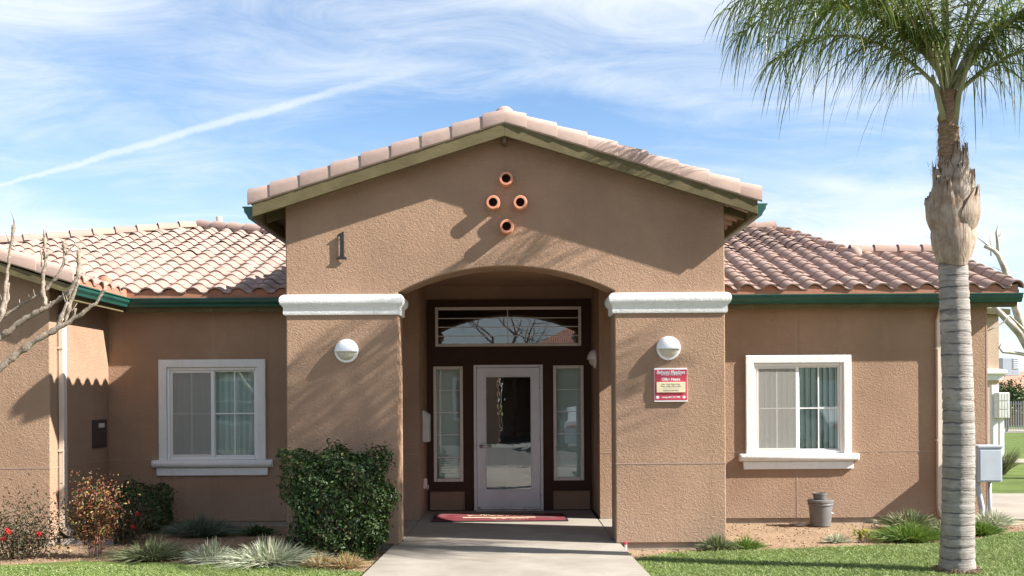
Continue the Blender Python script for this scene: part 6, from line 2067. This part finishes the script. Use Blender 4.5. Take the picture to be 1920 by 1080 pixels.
bare_tree('bare_tree', (U(1990, 893, DS).x, DS - CAM_D, ZF), 'pale barked bare tree at the right edge beyond the palm', 2.6, 5, (0.15, 0), .22, 'pale_bark', 1, ex)

# ================================================================ ACROSS THE PARKING LOT (seen mirrored in the glass)
opp = thing('opposite_building', 'tan stucco building with white framed windows across the lot, mirrored in the door', 'building', (-7, -21, -.1))
wall_grid('wall', -15.0, -0.5, -.1, 2.95, [(-2.1, -1.15, .9, 2.3), (-6.5, -5.0, .9, 2.3), (-10.5, -9.0, .9, 2.3)], -21.0 - .2, .2, M['stucco'], opp)
MB().box(-15, -.5, -29, -21.25, -.1, 2.9).build('core', M['stucco'], opp)
for a_, b_ in ((-2.1, -1.15), (-6.5, -5.0), (-10.5, -9.0)):
    f = MB()
    for p_, q_, r_, s_ in ((a_ - .12, a_, .78, 2.42), (b_, b_ + .12, .78, 2.42), (a_, b_, .78, .9), (a_, b_, 2.3, 2.42), ((a_ + b_) / 2 - .03, (a_ + b_) / 2 + .03, .9, 2.3), (a_, b_, 1.55, 1.61)):
        f.box(p_, q_, -21.03, -20.95, r_, s_)
    wn = f.build('window_frame', M['white_trim'], opp)
    MB().box(a_, b_, -21.12, -21.10, .9, 2.3).build('pane', M['interior_dark'], wn)
MB().add([(-15.5, -20.6, 2.9), (-.3, -20.6, 2.9), (-.3, -25, 3.55), (-15.5, -25, 3.55), (-15.5, -29.5, 2.9), (-.3, -29.5, 2.9)], [(0, 1, 2, 3), (3, 2, 5, 4), (0, 3, 4), (1, 5, 2), (0, 4, 5, 1)]).build('roof', M['far_tile'], opp)
opp2 = thing('opposite_building', 'tan stucco building with tall tiled roof across the lot, mirrored in the transom', 'building', (12, -27, -.1))
MB().box(1.0, 22, -38, -27, -.1, 3.7).build('wall', M['stucco'], opp2)
MB().add([(0.5, -26.3, 3.6), (22.6, -26.3, 3.6), (17, -32.5, 7.0), (6.2, -32.5, 7.0), (0.5, -38.6, 3.6), (22.6, -38.6, 3.6)], [(0, 1, 2, 3), (3, 2, 5, 4), (0, 3, 4), (1, 5, 2), (0, 4, 5, 1)]).build('roof', M['far_tile'], opp2)
for a_ in (4.5, 8.5, 12.5):
    MB().box(a_, a_ + 1.4, -27.0, -26.93, .9, 2.3).box(a_ + 0.1, a_ + 1.3, -26.93, -26.90, 1.0, 2.2).build('window', M['white_trim'], opp2)
cpt = thing('carport', 'dark open carport between the buildings across the lot, mirrored in the door', 'carport', (1, -24, -.1))
MB().box(-.45, 5.5, -29.0, -28.8, -.1, 2.7).build('back_wall', M['stucco_far'], cpt)
MB().cbox(-.46, 5.6, -29.0, -22.6, 2.55, 2.80, .02).build('roof', M['olive'], cpt)
for a_ in (0.1, 2.8, 5.4):
    MB().cbox(a_ - .07, a_ + .07, -22.9, -22.76, -.1, 2.55, .01).build('post', M['brown'], cpt)
bare_tree('bare_tree', (-1.2, -36.0, -.1), 'tall fine-twigged bare tree across the lot, mirrored in the transom glass', 8.0, 8, (0, 0), .2, 'grey_bark', 5)
bare_tree('bare_tree', (-8.3, -17.5, -.1), 'slender bare tree across the lot, mirrored in the left window', 6.0, 9, (.05, 0), .14, 'pale_bark', 4)


def parked_car(x, y, rz, paint, label):
    t = thing('parked_car', label, 'car', (x, y, -.096), 'cars parked across the lot')
    t.rotation_euler.z = rz
    pm = plain('car_paint_' + paint[0], paint[1], 0.18, 0.02, 2)

    def part(name, mb, mat, auto=35):
        o = mb.build(name, mat, None, auto=auto); o.parent = t; return o
    # body: side silhouette lofted across the width with tumblehome
    sil = [(-2.15, .30), (-2.2, .55), (-2.12, .78), (-1.2, .92), (-.55, 1.38), (.55, 1.42), (1.35, 1.02), (2.0, .95), (2.15, .70), (2.12, .30)]
    rs = []
    for w_, k in ((-.86, .0), (-.80, .5), (-.6, 1), (.6, 1), (.80, .5), (.86, 0)):
        rs.append([(px_, w_ if pz_ < 1.0 else w_ * .82, .30 + (pz_ - .30) * (1 if pz_ < .95 else .97 + .03 * k)) for px_, pz_ in sil])
    part('body', MB().rings(rs), pm)
    gl = [(-1.05, .96), (-.52, 1.33), (.52, 1.36), (1.2, 1.02)]
    for s in (-1, 1):
        part('side_glass', MB().prism(gl, 'y', s * .735, s * .80), M['interior_dark'])
    part('windscreen', MB().add([(-1.14, -.6, .965), (-1.14, .6, .965), (-.60, .52, 1.36), (-.60, -.52, 1.36)], [(0, 1, 2, 3)]), M['interior_dark'])
    for px_ in (-1.35, 1.35):
        for s in (-1, 1):
            w = part('wheel', MB().lathe([(.2, -.1), (.31, -.1), (.33, -.06), (.33, .06), (.31, .1), (.2, .1)], (px_, s * .80, .33), 22, 'y'), M['black_iron'])
            r = MB().lathe([(.02, 0), (.2, -.01), (.21, .02)], (px_, s * .905, .33), 16, 'y').build('rim', M['metal'], None, auto=40); r.parent = w
    for s in (-1, 1):
        part('headlight', MB().cbox(-2.2, -2.05, s * .62 - .16, s * .62 + .16, .62, .76, .03), M['lamp_white'])
        part('tail_light', MB().cbox(2.05, 2.17, s * .62 - .14, s * .62 + .14, .72, .86, .03), M['sign_red'])
    part('bumper', MB().cbox(-2.27, -2.1, -.8, .8, .32, .52, .04), pm)


parked_car(2.55, -17.5, R(90), ('silver', (0.62, 0.64, 0.66)), 'silver parked car across the lot, mirrored in the right sidelight')
parked_car(-6.0, -18.6, R(90), ('blue', (0.10, 0.16, 0.26)), 'dark blue parked car across the lot, mirrored in the left window')
parked_car(10.5, -18.0, R(90), ('white', (0.75, 0.75, 0.74)), 'white parked car across the lot, mirrored in the right window')

# uneven plaster: keep everything smooth where needed, update
bpy.context.view_layer.update()
